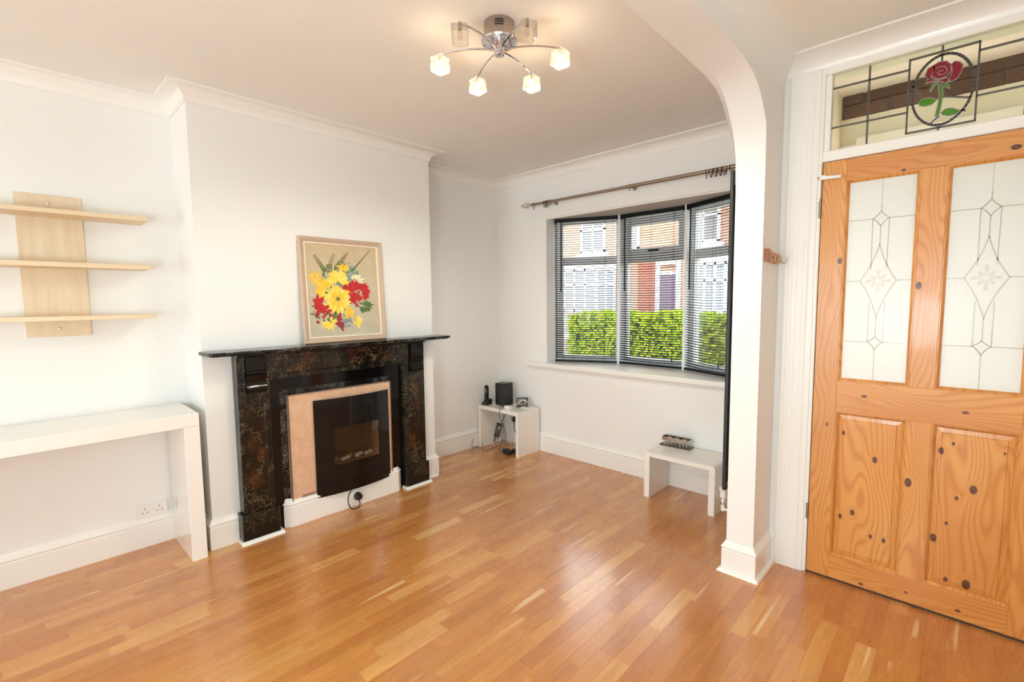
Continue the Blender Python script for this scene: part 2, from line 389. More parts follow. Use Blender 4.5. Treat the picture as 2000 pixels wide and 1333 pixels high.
def arc(cx, cz, r, a0, a1, n):
    return [(cx+r*math.cos(math.radians(a0+(a1-a0)*i/n)), cz+r*math.sin(math.radians(a0+(a1-a0)*i/n))) for i in range(n+1)]
# ================================================================== SHELL
# ---- floor: sub-floor slab with oak staves laid towards the window
fl = BM(); box(fl, AW-0.1, XR+0.1, YR-0.1, 3.45, -0.12, -0.012)
floor = struct('floor', fl, M['stave'], 'honey oak strip floor of staves laid towards the bay window', 'floor')
def px(p):
    d = Vector(p)-Vector((0, 0, CAMZ)); z = d.dot(FW)
    return (1000+F_PX*d.dot(RT)/z, 666.5-F_PX*d.dot(UP)/z) if z > 0.05 else None
def seen(x0, x1, y0, y1):
    s = 0
    for x in (x0, (x0+x1)/2, x1):
        for y in (y0, (y0+y1)/2, y1):
            q = px((x, y, 0))
            if q and -15 < q[0] < 2015 and q[1] < 1350: s += 1
    return s
SW = 0.0652; xs0 = AW-0.02
staves = []
nstrip = int((XR+0.04-xs0)/SW)+1
rnd = random.Random(5)
# where the floor may be covered: staves stop short of the chimney breast and the front wall
for i in range(nstrip):
    x0 = xs0+i*SW; x1 = x0+SW
    xm = (x0+x1)/2
    end = BW+0.004 if xm < -0.72 else DW+0.10
    y = YR + rnd.uniform(-0.35, 0.0)
    while y < end:
        L = rnd.choice((0.26, 0.30, 0.345, 0.345, 0.37, 0.40, 0.45)); y1 = min(y+L, end); ya = max(y, YR)
        if y1-ya > 0.03 and end-y1 < 0.06 and y1 < end: y1 = end
        if y1-ya > 0.02:
            inch = xm < CF+0.0 and CH0 < (ya+y1)/2 < CH1
            if not inch: staves.append((x0, x1, ya, y1))
        y = y1
vis = []; hid = []
for s in staves:
    k = seen(*s)
    if k:
        q = [px((x, yy, 0)) for x in s[:2] for yy in s[2:]]
        q = [c for c in q if c]; a = abs((q[0][0]-q[3][0])*(q[1][1]-q[2][1])-(q[1][0]-q[2][0])*(q[0][1]-q[3][1])) if len(q) == 4 else 1e6
        vis.append((a, s))
    else: hid.append(s)
vis.sort(key=lambda c: -c[0])
hid += [s for _, s in vis[298:]]; vis = [s for _, s in vis[:298]]
def stave_geom(bm, s, dz):
    x0, x1, y0, y1 = s; g = 0.0001; b = 0.0004
    A = [bm.verts.new((x, y, z)) for x, y, z in ((x0+g, y0+g, -0.012), (x1-g, y0+g, -0.012), (x1-g, y1-g, -0.012), (x0+g, y1-g, -0.012))]
    B = [bm.verts.new((v.co.x, v.co.y, -b*0.6+dz)) for v in A]
    C = [bm.verts.new((x, y, dz)) for x, y in ((x0+b, y0+b), (x1-b, y0+b), (x1-b, y1-b), (x0+b, y1-b))]
    for i in range(4):
        j = (i+1) % 4; bm.faces.new((A[i], A[j], B[j], B[i])); bm.faces.new((B[i], B[j], C[j], C[i]))
    bm.faces.new(C)
for s in vis:
    bm = BM(); stave_geom(bm, s, rnd.uniform(-0.0002, 0.0)); emit('floor_plank', bm, M['stave'], floor, recalc=False)
bm = BM()
for s in hid: stave_geom(bm, s, -0.0001)
tag(emit('floor_planks_rest', bm, M['stave_stuff'], floor, recalc=False), kind='stuff').name = 'planking'
# ---- ceiling and walls
bm = BM(); box(bm, AW-0.1, XR+0.1, YR-0.1, 3.40, CEIL, CEIL+0.1)
struct('ceiling', bm, M['ceil'], 'warm white plain ceiling over lounge and hall', 'ceiling')
bm = BM(); box(bm, AW-0.1, AW, YR-0.1, 3.40, -0.1, CEIL)
struct('wall_left', bm, M['wall'], 'white alcove wall on the left behind the shelves and the fireplace recesses', 'wall')
FO0, FO1, FOZ = 1.075, 1.865, 0.845              # fireplace opening in the breast
bm = BM(); box(bm, AW, CF, CH0, FO0, 0, CEIL); box(bm, AW, CF, FO1, CH1, 0, CEIL); box(bm, AW, CF, FO0, FO1, FOZ, CEIL)
struct('wall_chimney', bm, M['wall'], 'white chimney breast standing out behind the fireplace', 'wall')
WX0, WX1, WZ0, WZ1 = -2.70, -1.07, 0.79, 2.068   # bay opening
bm = BM()
box(bm, AW, WX0, BW, BW+0.12, -0.1, CEIL); box(bm, WX1, -0.70, BW, BW+0.12, -0.1, CEIL)
box(bm, WX0, WX1, BW, BW+0.12, -0.1, WZ0-0.02); box(bm, WX0, WX1, BW, BW+0.12, WZ1, CEIL)
struct('wall_back', bm, M['wall'], 'white window wall around the bay window', 'wall')
# partition with the wide arch: three profiles (hall face, lounge arris, lounge chamfer)
prR = [(2.408, 0.0), (2.402, 1.0), (2.40, 1.90), (2.398, 2.06), (2.392, 2.135), (2.352, 2.189), (2.305, 2.236), (2.262, 2.266), (2.198, 2.292), (2.12, 2.309), (2.054, 2.319), (1.9, 2.322), (1.6, 2.322)]
prL = [(2.408, 0.0), (2.402, 1.0), (2.398, 1.85), (2.392, 1.987), (2.368, 2.065), (2.338, 2.125), (2.274, 2.199), (2.235, 2.232), (2.194, 2.259), (2.115, 2.288), (2.048, 2.302), (1.85, 2.308), (1.6, 2.31)]
prC = [(2.510, 0.0), (2.510, 1.0), (2.510, 1.88), (2.489, 2.02), (2.441, 2.101), (2.405, 2.142), (2.368, 2.179), (2.338, 2.209), (2.307, 2.238), (2.225, 2.283), (2.11, 2.301), (1.85, 2.310), (1.6, 2.315)]
def mirror_arch(p):
    c = 0.65; return p + [(2*c-y, z) for y, z in p[::-1]]
prR, prL, prC = map(mirror_arch, (prR, prL, prC))
AX_H, AX_L, AX_C = -0.70, -0.825, -0.862
bm = BM(); YE = -1.75
def vrow(p, x): return [bm.verts.new((x, y, z)) for y, z in p]
R_, L_, C_ = vrow(prR, AX_H), vrow(prL, AX_L), vrow(prC, AX_C)
for A, B in ((R_, L_), (L_, C_)):
    for i in range(len(A)-1): bm.faces.new((A[i], B[i], B[i+1], A[i+1]))
for row, x in ((R_, AX_H), (C_, AX_C)):
    top = [bm.verts.new((x, v.co.y, CEIL)) for v in row]
    for i in range(len(row)-1):
        if abs(row[i].co.y-row[i+1].co.y) > 1e-5: bm.faces.new((row[i], row[i+1], top[i+1], top[i]))
    for v, t2, yy in ((row[0], top[0], BW), (row[-1], top[-1], YE)):
        a = bm.verts.new((x, yy, v.co.z)); b = bm.verts.new((x, yy, CEIL)); bm.faces.new((v, a, b, t2))
for p in ((R_[0], C_[0], BW), (R_[-1], C_[-1], YE)):
    y = p[2]; q = [bm.verts.new((x, y, z)) for x, z in ((AX_H, 0), (AX_C, 0), (AX_C, CEIL), (AX_H, CEIL))]; bm.faces.new(q)
bmesh.ops.remove_doubles(bm, verts=bm.verts[:], dist=1e-5)
struct('wall_arch', bm, M['wall'], 'white dividing wall with the wide rounded arch and its right-hand post', 'wall', smooth=True)
# hall front wall round the inner door
HW = DW+0.006
bm = BM(); box(bm, AX_H, -0.565, HW, HW+0.11, -0.1, CEIL); box(bm, 0.30, XR, HW, HW+0.11, -0.1, CEIL); box(bm, -0.565, 0.30, HW, HW+0.11, 2.41, CEIL)
struct('wall_front', bm, M['wall'], 'white hall wall around the pine door', 'wall')
bm = BM(); box(bm, XR, XR+0.1, YR, 3.4, -0.1, CEIL)
struct('wall_right', bm, M['wall'], 'white hall side wall to the right of the door', 'wall')
bm = BM()
box(bm, AW, -3.05, YR-0.1, YR, -0.1, CEIL); box(bm, -0.85, -0.62, YR-0.1, YR, -0.1, CEIL); box(bm, 0.36, XR, YR-0.1, YR, -0.1, CEIL)
box(bm, -3.05, -0.85, YR-0.1, YR, 2.14, CEIL); box(bm, -0.62, 0.36, YR-0.1, YR, 2.14, CEIL); box(bm, -0.62, 0.36, YR-0.1, YR, -0.1, 0.6)
struct('wall_rear', bm, M['wall'], 'white rear wall with the garden windows', 'wall')
for nm, x0, x1, z0, lab in (('window_4', -3.05, -0.85, 0.0, 'white framed garden doors in the rear wall of the lounge'), ('window_5', -0.62, 0.36, 0.6, 'white framed rear window of the hall')):
    r = sthing(nm, lab, 'window', ((x0+x1)/2, YR-0.05, z0))
    bm = BM(); mid = (x0+x1)/2
    for a in (x0, mid-0.03, x1-0.06): box(bm, a, a+0.06, YR-0.08, YR-0.02, z0, 2.14)
    box(bm, x0, x1, YR-0.08, YR-0.02, z0, z0+0.06); box(bm, x0, x1, YR-0.08, YR-0.02, 2.08, 2.14)
    emit('window_frame', bm, M['upvc'], r)
    for a, b in ((x0+0.06, mid-0.03), (mid+0.03, x1-0.06)): boxo('pane', (a, b, YR-0.052, YR-0.048, z0+0.06, 2.08), M['glass'], r)
# ---- coving
cov = [(0, -0.072), (0.006, -0.072), (0.007, -0.066)] + [(0.084-0.076*math.cos(math.radians(a)), -0.066+0.057*math.sin(math.radians(a))) for a in range(0, 91, 15)] + [(0.090, -0.008), (0.090, 0.0), (0, 0)]
cov = [(d, CEIL+z) for d, z in cov]
bm = BM(); sweep(bm, [(AX_C, YE), (AX_C, BW), (AW, BW), (AW, CH1), (CF, CH1), (CF, CH0), (AW, CH0), (AW, YR)], cov)
struct('trim_1', bm, M['trim'], 'white curved coving round the top of the lounge walls and chimney breast', 'coving', smooth=True)
bm = BM(); sweep(bm, [(XR, HW), (AX_H, HW)], [(d*1.25, z) for d, z in cov])
struct('trim_2', bm, M['trim'], 'white curved coving above the pine door in the hall', 'coving', smooth=True)
fil = [(0, CEIL-0.11)] + [(0.10-0.10*math.cos(math.radians(a)), CEIL-0.11+0.11*math.sin(math.radians(a))) for a in range(0, 91, 10)] + [(0, CEIL)]
bm = BM(); sweep(bm, [(AX_H, HW), (AX_H, YE)], fil)
struct('trim_3', bm, M['wall'], 'smooth plaster curve between the arch and the hall ceiling', 'coving', smooth=True)
# ---- skirting boards
sk = [(0, 0), (0.019, 0), (0.019, 0.122), (0.0165, 0.126), (0.0165, 0.130), (0.021, 0.133), (0.022, 0.139), (0.017, 0.148), (0.010, 0.158), (0.006, 0.168), (0, 0.170)]
bead = [(0.018, 0), (0.036, 0)] + [(0.019+0.017*math.cos(math.radians(a)), 0.016*math.sin(math.radians(a))) for a in (25, 50, 75)] + [(0.018, 0.016)]
bm = BM(); sweep(bm, [(AX_C, BW), (AW, BW), (AW, CH1), (CF, CH1), (CF, 2.126)], sk)
struct('baseboard_back', bm, M['trim'], 'white moulded skirting under the bay window and round the far alcove', 'skirting board')
bm = BM(); sweep(bm, [(CF, 0.834), (CF, CH0), (AW, CH0), (AW, YR)], sk)
struct('baseboard_left', bm, M['trim'], 'white moulded skirting of the near alcove beneath the console table', 'skirting board')
skp = [(d*0.95, z*0.92) for d, z in sk]
bm = BM(); sweep(bm, [(-0.672, HW), (AX_H, HW), (AX_H, 2.405), (AX_L+0.002, 2.405), (AX_L+0.002, 2.455)], skp); sweep(bm, [(AX_C, 2.63), (AX_C, BW)], skp)
struct('baseboard_right', bm, M['trim'], 'white moulded skirting wrapped round the foot of the arch post', 'skirting board')
bm = BM(); sweep(bm, [(-0.672, HW), (AX_H, HW), (AX_H, 2.405), (AX_L+0.002, 2.405), (AX_L+0.002, 2.44)], bead)
struct('trim_4', bm, M['trim'], 'white quadrant bead along the floor round the arch post', 'bead')
bm = BM(); sweep(bm, [(CF, CH1+0.0), (CF, 2.126)], bead)
struct('trim_5', bm, M['trim'], 'white quadrant bead at the right foot of the chimney breast', 'bead')
# ---- bay window
P = [(-2.69, 3.385), (-2.175, 3.612), (-1.595, 3.612), (-1.08, 3.385)]           # blind line in plan
Wp = [(-2.72, 3.46), (-2.19, 3.70), (-1.58, 3.70), (-1.05, 3.46)]                # glazing line in plan
sill_poly = [(-2.90, 3.238), (-0.87, 3.238), (-0.87, BW), (WX1, BW), (WX1, 3.40), (-1.04, 3.44), (-1.575, 3.68), (-2.195, 3.68), (-2.73, 3.44), (WX0, 3.40), (WX0, BW), (-2.90, BW)]
bm = BM(); prism(bm, sill_poly, 0.768, 0.806)
struct('trim_6', bm, M['trim'], 'white painted window board under the bay window', 'window sill', bevel=0.006, seg=2)
soff = [(WX0, BW+0.10), (WX1, BW+0.10), (-1.03, 3.40), (-1.02, 3.47), (-1.56, 3.74), (-2.21, 3.74), (-2.75, 3.47), (-2.74, 3.40)]
bm = BM(); prism(bm, soff, 2.072, 2.16)
struct('trim_7', bm, M['wall'], 'white plaster soffit inside the top of the bay window', 'soffit')
bm = BM(); box(bm, WX0, WX1, BW+0.012, BW+0.045, 2.058, 2.072)
struct('trim_8', bm, M['frame'], 'white batten along the underside of the window lintel', 'batten')
bm = BM(); prism(bm, [(WX0-0.06, 3.39), (WX1+0.06, 3.39), (-1.0, 3.46), (-1.56, 3.76), (-2.21, 3.76), (-2.77, 3.46)], -0.3, 0.766)
struct('wall_bay', bm, M['brickfar'], 'brick apron wall below the bay window outside', 'wall')
bm = BM()
for s in (0, 1):
    xa = (WX0, WX1)[s]; d = (-1, 1)[s]
    prism(bm, [(xa, BW+0.12), (xa+d*0.05, BW+0.12), (xa+d*0.06, 3.48), (xa+d*0.03, 3.48)], 0.79, 2.09)
struct('trim_9', bm, M['frame'], 'white reveals at both sides of the bay window', 'window reveal')
win = sthing('window_1', 'white three-sided bay window with dark seen transoms behind black blinds', 'window', (-1.885, 3.6, 0.80))
Z0, Z1, TR = 0.806, 2.072, 1.70
def seg_mx(a, b):
    a, b = Vector(a), Vector(b); d = (b-a); L = d.length; d.normalize(); n = Vector((d.y, -d.x))   # n points into the room
    m = Matrix(((d.x, n.x, 0, a.x), (d.y, n.y, 0, a.y), (0, 0, 1, 0), (0, 0, 0, 1))); return m, L
for k in range(3):
    mx, L = seg_mx(Wp[k], Wp[k+1])
    bm = BM(); f = 0.055
    for b in ((0, f, Z0, Z1), (L-f, L, Z0, Z1), (f, L-f, Z0, Z0+f), (f, L-f, Z1-f, Z1), (f, L-f, TR-0.035, TR+0.035)): box(bm, b[0], b[1], -0.03, 0.03, b[2], b[3], mx=mx)
    fr = emit('window_frame', bm, M['upvc'], win, bevel=0.004)
    if k == 1:
        bm = BM(); g = 0.045; a0, a1, z0, z1 = f, L-f, TR+0.035, Z1-f
        for b in ((a0, a0+g, z0, z1), (a1-g, a1, z0, z1), (a0+g, a1-g, z0, z0+g), (a0+g, a1-g, z1-g, z1)): box(bm, b[0], b[1], -0.02, 0.042, b[2], b[3], mx=mx)
        sash = emit('opening_sash', bm, M['upvc'], win, bevel=0.004)
        bm = BM(); box(bm, L/2-0.045, L/2-0.01, 0.042, 0.056, z0+0.008, z0+0.03, mx=mx); box(bm, L/2-0.03, L/2+0.05, 0.056, 0.066, z0+0.012, z0+0.026, mx=mx)
        emit('handle', bm, M['black'], sash, bevel=0.002)
    for z0, z1 in ((Z0+f, TR-0.035), (TR+0.035, Z1-f)):
        bm = BM(); box(bm, f, L-f, -0.004, 0.004, z0, z1, mx=mx); emit('pane', bm, M['glass'], win)
for c in (1, 2):
    bm = BM(); q = Vector(P[c]); s = (-1, 1)[c-1]
    prism(bm, [(q.x-0.011, q.y-0.012), (q.x+0.011, q.y-0.012), (q.x+0.026-0.01*(c == 2), 3.68), (q.x-0.026+0.01*(c == 1), 3.68)], 0.806, 2.072)
    emit('corner_post', bm, M['upvc'], win, bevel=0.003)
# ---- inner door set
door = sthing('door_1', 'stripped pine hall door with two frosted glass panes and two knotty panels', 'door', (-0.13, DW+0.02, 0))
KN = [(-0.445, 1.526, .012), (-0.162, 1.405, .014), (0.095, 1.915, .013), (-0.233, 1.893, .007), (-0.328, 0.910, .009), (0.008, 0.887, .009), (-0.466, 0.758, .008),
      (-0.400, 0.726, .009), (-0.278, 0.624, .013), (-0.351, 0.355, .012), (-0.398, 0.323, .010), (-0.279, 0.263, .009), (-0.231, 0.260, .010), (-0.158, 0.552, .017),
      (-0.058, 0.713, .013), (-0.022, 0.751, .007), (0.047, 0.572, .016), (-0.001, 0.524, .008), (-0.027, 0.408, .007), (-0.065, 0.330, .015), (-0.018, 0.164, .010),
      (0.045, 0.166, .018), (-0.304, 0.028, .008), (-0.143, 0.056, .006), (0.026, 0.048, .008), (0.128, 0.740, .005), (-0.15, 0.004, .012)]
def kn(x0, x1, z0, z1): return [k for k in KN if x0-0.01 < k[0] < x1+0.01 and z0-0.01 < k[1] < z1+0.01]
XL0, XL1, XM0, XM1, XRi, XRo = -0.526, -0.434, -0.174, -0.091, 0.169, 0.261
DT = 0.04
def dpart(nm, x0, x1, z0, z1, horiz, tone):
    m = pine('pine_'+nm, horiz, kn(x0, x1, z0, z1), tone); return boxo(nm, (x0, x1, DW, DW+DT, z0, z1), m, door, bevel=0.0012)
struct('trim_16', (lambda b: (box(b, -0.5295, 0.2645, DW+0.004, DW+0.10, -0.02, 0.011), b)[1])(BM()), plain('dark_gap_strip', '4a3423', 0.6), 'added dark threshold strip that blocks light under the pine door', 'threshold')  # dark strip added to stop porch light showing under the door
dpart('stile', XL0, XL1, 0.012, 1.979, False, 0.0); dpart('stile', XRi, XRo, 0.012, 1.979, False, 0.1)
dpart('rail', XL1, XRi, 1.886, 1.979, True, 0.2); dpart('rail', XL1, XRi, 0.826, 0.971, True, 0.28); dpart('rail', XL1, XRi, 0.012, 0.124, True, 0.25)
dpart('muntin', XM0, XM1, 0.971, 1.886, False, 0.05); dpart('muntin', XM0, XM1, 0.124, 0.826, False, 0.12)
mould = [(0, 0.0), (0.004, 0.0), (0.012, 0.008), (0.014, 0.012), (0, 0.012)]
mxz = Matrix(((1, 0, 0, 0), (0, 0, 1, DW), (0, 1, 0, 0), (0, 0, 0, 1)))          # local (x, z, depth) -> world
def beadring(nm, x0, x1, z0, z1, mat):
    bm = BM(); sweep(bm, [(x0, z0), (x1, z0), (x1, z1), (x0, z1)], mould, closed=True, mx=mxz); return emit(nm, bm, mat, door)
Mv = pine('pine_bead', False, (), 0.25)
for i, (x0, x1) in enumerate(((XL1, XM0), (XM1, XRi))):
    # raised and fielded lower panel
    z0, z1 = 0.124, 0.826; bm = BM(); e = 0.045
    def lvl(i_, y): return [bm.verts.new(c) for c in ((x0+i_, y, z0+i_), (x1-i_, y, z0+i_), (x1-i_, y, z1-i_), (x0+i_, y, z1-i_))]
    A, B, C, D_ = lvl(-0.004, DW+0.030), lvl(-0.004, DW+0.016), lvl(e-0.012, DW+0.011), lvl(e-0.010, DW+0.008)
    for U, V in ((A, B), (B, C), (C, D_)):
        for j in range(4): bm.faces.new((U[j], U[(j+1) % 4], V[(j+1) % 4], V[j]))
    bm.faces.new(D_); bm.faces.new(A[::-1])
    emit('panel', bm, pine('pine_panel', False, kn(x0, x1, z0, z1), 0.02+0.06*i), door)
    beadring('panel_moulding', x0, x1, z0, z1, Mv)
    beadring('glazing_bead', x0, x1, 0.971, 1.886, Mv)
    g = boxo('pane', (x0-0.004, x1+0.004, DW+0.012, DW+0.018, 0.967, 1.890), M['frosted'], door); g['label'] = 'frosted glass pane cut with diamonds and a flower'
    xc = (-0.302, 0.040)[i]; yg = DW+0.0118; lw = 0.0017
    def strip(bm, pts, wd=lw, z=yg):
        for a, b in zip(pts, pts[1:]):
            a, b = Vector(a), Vector(b); d = (b-a).normalized(); n = Vector((-d.y, d.x))*wd; q = [a+n-d*wd*0.5, a-n-d*wd*0.5, b-n+d*wd*0.5, b+n+d*wd*0.5]
            vs1 = [bm.verts.new((c.x, z, c.y)) for c in q]; vs0 = [bm.verts.new((c.x, z+0.0012, c.y)) for c in q]
            bm.faces.new(vs1); 
            for j in range(4): bm.faces.new((vs0[j], vs0[(j+1) % 4], vs1[(j+1) % 4], vs1[j]))
    def cv(a, m, b, k=6):
        out = []
        for j in range(k+1):
            t = j/k; out.append(((1-t)**2*a[0]+2*t*(1-t)*m[0]+t*t*b[0], (1-t)**2*a[1]+2*t*(1-t)*m[1]+t*t*b[1]))
        return out
    bm = BM()
    strip(bm, [(xc, 1.764), (xc, 1.735)])
    for s in (-1, 1):
        strip(bm, cv((xc, 1.735), (xc+s*0.010, 1.716), (xc+s*0.029, 1.702))); strip(bm, cv((xc, 1.669), (xc+s*0.010, 1.690), (xc+s*0.029, 1.702)))
        strip(bm, [(xc+s*0.029, 1.702), (xc+s*0.0275, 1.482)]); strip(bm, cv((xc, 1.592), (xc+s*0.020, 1.500), (xc+s*0.065, 1.431), 10)); strip(bm, cv((xc, 1.268), (xc+s*0.020, 1.36), (xc+s*0.065, 1.431), 10))
        strip(bm, [(xc+s*0.0275, 1.337), (xc+s*0.0275, 1.159)]); strip(bm, cv((xc, 1.182), (xc+s*0.010, 1.166), (xc+s*0.027, 1.158))); strip(bm, cv((xc, 1.122), (xc+s*0.010, 1.146), (xc+s*0.027, 1.158)))
        e_ = (x0+0.012 if s < 0 else x1-0.012)
        for z, o in ((1.702, 0.029), (1.431, 0.065), (1.157, 0.027)): strip(bm, [(xc+s*o, z), (e_, z)])
    strip(bm, [(xc, 1.669), (xc, 1.592)]); strip(bm, [(xc, 1.268), (xc, 1.182)]); strip(bm, [(xc, 1.122), (xc, 0.983)], lw*0.7); strip(bm, [(xc, 1.874), (xc, 1.764)], lw*0.5)
    cl = emit('cut_line', bm, M['etch'], g, recalc=False)
    bm = BM()
    def petal(ang, r0, r1, wd):
        ca, sa = math.cos(ang), math.sin(ang); pts = []
        for t_, w_ in ((0, .15), (.3, .35), (.6, .9), (.8, 1), (.95, .6), (1, 0.1)):
            r = r0+(r1-r0)*t_; pts.append((r, wd*w_))
        o = [(r, w_) for r, w_ in pts]+[(r, -w_) for r, w_ in pts[::-1]]
        vsx = [bm.verts.new((xc+r*ca-w_*sa, yg, 1.430+r*sa+w_*ca)) for r, w_ in o]; bm.faces.new(vsx)
        v0 = [bm.verts.new((v.co.x, yg+0.0012, v.co.z)) for v in vsx]
        for j in range(len(o)): bm.faces.new((v0[j], v0[(j+1) % len(o)], vsx[(j+1) % len(o)], vsx[j]))
    for a in range(4): petal(a*PI/2, 0.010, 0.052 if a % 2 else 0.046, 0.0065)
    for a in range(4): petal(a*PI/2+PI/4, 0.009, 0.034, 0.0055)
    for a in range(8): petal(a*PI/4+PI/8, 0.006, 0.022, 0.0022)
    emit('cut_flower', bm, M['etchpale'], g, recalc=False)
for z0, z1 in ((1.732, 1.812), (0.278, 0.350)):
    bm = BM(); lathe(bm, [(0.0055, z0), (0.0055, z1)], (-0.531, DW-0.004, 0), 10)
    for zz in (z0-0.003, z1-0.001): lathe(bm, [(0.004, zz), (0.0062, zz+0.002), (0.004, zz+0.004)], (-0.531, DW-0.004, 0), 10)
    for j in (1, 2, 3): lathe(bm, [(0.0058, z0+(z1-z0)*j/4-0.0008), (0.0058, z0+(z1-z0)*j/4+0.0008)], (-0.531, DW-0.004, 0), 10)
    emit('hinge', bm, M['hinge'], door, smooth=True)
# frame and architrave
bm = BM()
for b in ((-0.565, -0.5295, 0, 2.41), (0.2645, 0.30, 0, 2.41), (-0.5295, 0.2645, 1.983, 2.030), (-0.5295, 0.2645, 2.370, 2.41)): box(bm, b[0], b[1], DW-0.002, DW+0.11, b[2], b[3])
box(bm, -0.5295, -0.505, DW+0.004, DW+0.05, 2.030, 2.370); box(bm, 0.24, 0.2645, DW+0.004, DW+0.05, 2.030, 2.370)
box(bm, -0.5295, -0.512, DW+0.045, DW+0.06, 0, 1.983); box(bm, 0.247, 0.2645, DW+0.045, DW+0.06, 0, 1.983)
struct('trim_10', bm, M['frame'], 'white painted frame of the pine door and the glazing above it', 'door frame', bevel=0.003)
bm = BM(); ar = [(-0.672, HW), (-0.672, DW-0.009), (-0.666, DW-0.013), (-0.652, DW-0.013), (-0.649, DW-0.0115), (-0.636, DW-0.0115), (-0.631, DW-0.0125), (-0.618, DW-0.0125), (-0.612, DW-0.0105), (-0.592, DW-0.0105), (-0.586, DW-0.0115), (-0.574, DW-0.0115), (-0.566, DW-0.008), (-0.545, DW-0.007), (-0.542, HW)]
prism(bm, ar, 0, 2.40); prism(bm, [(-0.265-x, y) for x, y in ar], 0, 2.40)
struct('trim_11', bm, M['frame'], 'white grooved architraves at the sides of the pine door', 'architrave')
# leaded light over the door
tw = sthing('window_2', 'leaded glass light with a red rose over the pine door', 'window', (-0.13, DW+0.03, 2.03))
TY = DW+0.028
boxo('pane', (-0.506, 0.242, TY, TY+0.004, 2.029, 2.371), M['tglass'], tw)
def came(segs, wd=0.0032, mat='lead', nm='lead_came'):
    bm = BM()
    for pts in segs:
        for a, b in zip(pts, pts[1:]):
            a, b = Vector(a), Vector(b); d = (b-a).normalized(); n = Vector((-d.y, d.x))*wd; q = [a+n-d*wd*.5, a-n-d*wd*.5, b-n+d*wd*.5, b+n+d*wd*.5]
            v1 = [bm.verts.new((c.x, TY-0.003, c.y)) for c in q]; v0 = [bm.verts.new((c.x, TY+0.007, c.y)) for c in q]
            bm.faces.new(v1); bm.faces.new(v0[::-1])
            for j in range(4): bm.faces.new((v0[j], v0[(j+1) % 4], v1[(j+1) % 4], v1[j]))
    return emit(nm, bm, M[mat], tw)
for L_ in ([(-0.371, 2.03), (-0.371, 2.37)], [(0.111, 2.03), (0.111, 2.37)], [(-0.235, 2.049), (-0.024, 2.049), (-0.024, 2.347), (-0.235, 2.347), (-0.235, 2.047)],
           [(-0.505, 2.312), (-0.235, 2.308)], [(-0.505, 2.137), (-0.235, 2.135)], [(-0.024, 2.314), (0.24, 2.311)], [(-0.024, 2.143), (0.24, 2.142)], [(-0.133, 2.347), (-0.133, 2.37)], [(-0.133, 2.03), (-0.133, 2.049)], [(-0.134, 2.336), (-0.133, 2.309)]):
    came([L_])
came([[(-0.128+0.094*math.cos(a*PI/24), 2.197+0.138*math.sin(a*PI/24)) for a in range(49)]], 0.0042)
came([[(-0.221, 2.238), (-0.187, 2.181)], [(-0.121, 2.169), (-0.043, 2.142)], [(-0.133, 2.092), (-0.156, 2.072)], [(-0.067, 2.098), (-0.054, 2.096)]])
rose = {'petal': ['redglass', [(-.183, 2.27), (-.176, 2.293), (-.159, 2.3), (-.154, 2.281), (-.165, 2.264), (-.162, 2.243), (-.179, 2.256)],
                  [(-.159, 2.3), (-.141, 2.309), (-.119, 2.304), (-.105, 2.287), (-.104, 2.262), (-.116, 2.244), (-.14, 2.241), (-.156, 2.251), (-.163, 2.263), (-.154, 2.281)],
                  [(-.104, 2.287), (-.094, 2.295), (-.079, 2.288), (-.069, 2.273), (-.073, 2.249), (-.083, 2.228), (-.096, 2.22), (-.112, 2.225), (-.103, 2.244), (-.1, 2.263)],
                  [(-.18, 2.235), (-.174, 2.248), (-.162, 2.247), (-.14, 2.237), (-.116, 2.239), (-.108, 2.229), (-.098, 2.22), (-.119, 2.222), (-.148, 2.236), (-.168, 2.237)]],
        'sepal': ['greenglass', [(-.166, 2.198), (-.163, 2.217), (-.153, 2.232), (-.141, 2.226), (-.151, 2.219), (-.162, 2.199)], [(-.133, 2.224), (-.119, 2.222), (-.107, 2.206), (-.104, 2.192), (-.118, 2.204)]],
        'stem': ['greenglass', [(-.141, 2.221), (-.127, 2.217), (-.124, 2.18), (-.127, 2.131), (-.133, 2.094), (-.145, 2.095), (-.139, 2.134), (-.135, 2.173)]],
        'leaf': ['greenglass', [(-.201, 2.162), (-.189, 2.176), (-.165, 2.175), (-.14, 2.161), (-.155, 2.146), (-.179, 2.144), (-.194, 2.15)], [(-.127, 2.105), (-.114, 2.117), (-.093, 2.115), (-.067, 2.098), (-.082, 2.087), (-.105, 2.087), (-.121, 2.095)]]}
M['roseface'] = plain('painted_ruby', 'a8213a', 0.15, coat=0.4); M['leafface'] = plain('painted_leaf_green', '4f9a22', 0.15, coat=0.4)
def tint(name, col):
    t = T(name); tl = t.n('BsdfTranslucent'); tl.inputs[0].default_value = lin(col); d = t.bsdf(lin(col), 0.1, spec=0.6, coat=0.5)
    mx = t.n('MixShader'); mx.inputs[0].default_value = 0.6; t.nt.links.new(tl.outputs[0], mx.inputs[1]); t.nt.links.new(d, mx.inputs[2]); return t.done(mx.outputs[0])
M['redglass'] = tint('ruby_cathedral_glass', 'a51e38'); M['greenglass'] = tint('green_cathedral_glass', '57a524')
M['edge'] = plain('bright_solder', '9a8f8a', 0.3, metal=0.5)
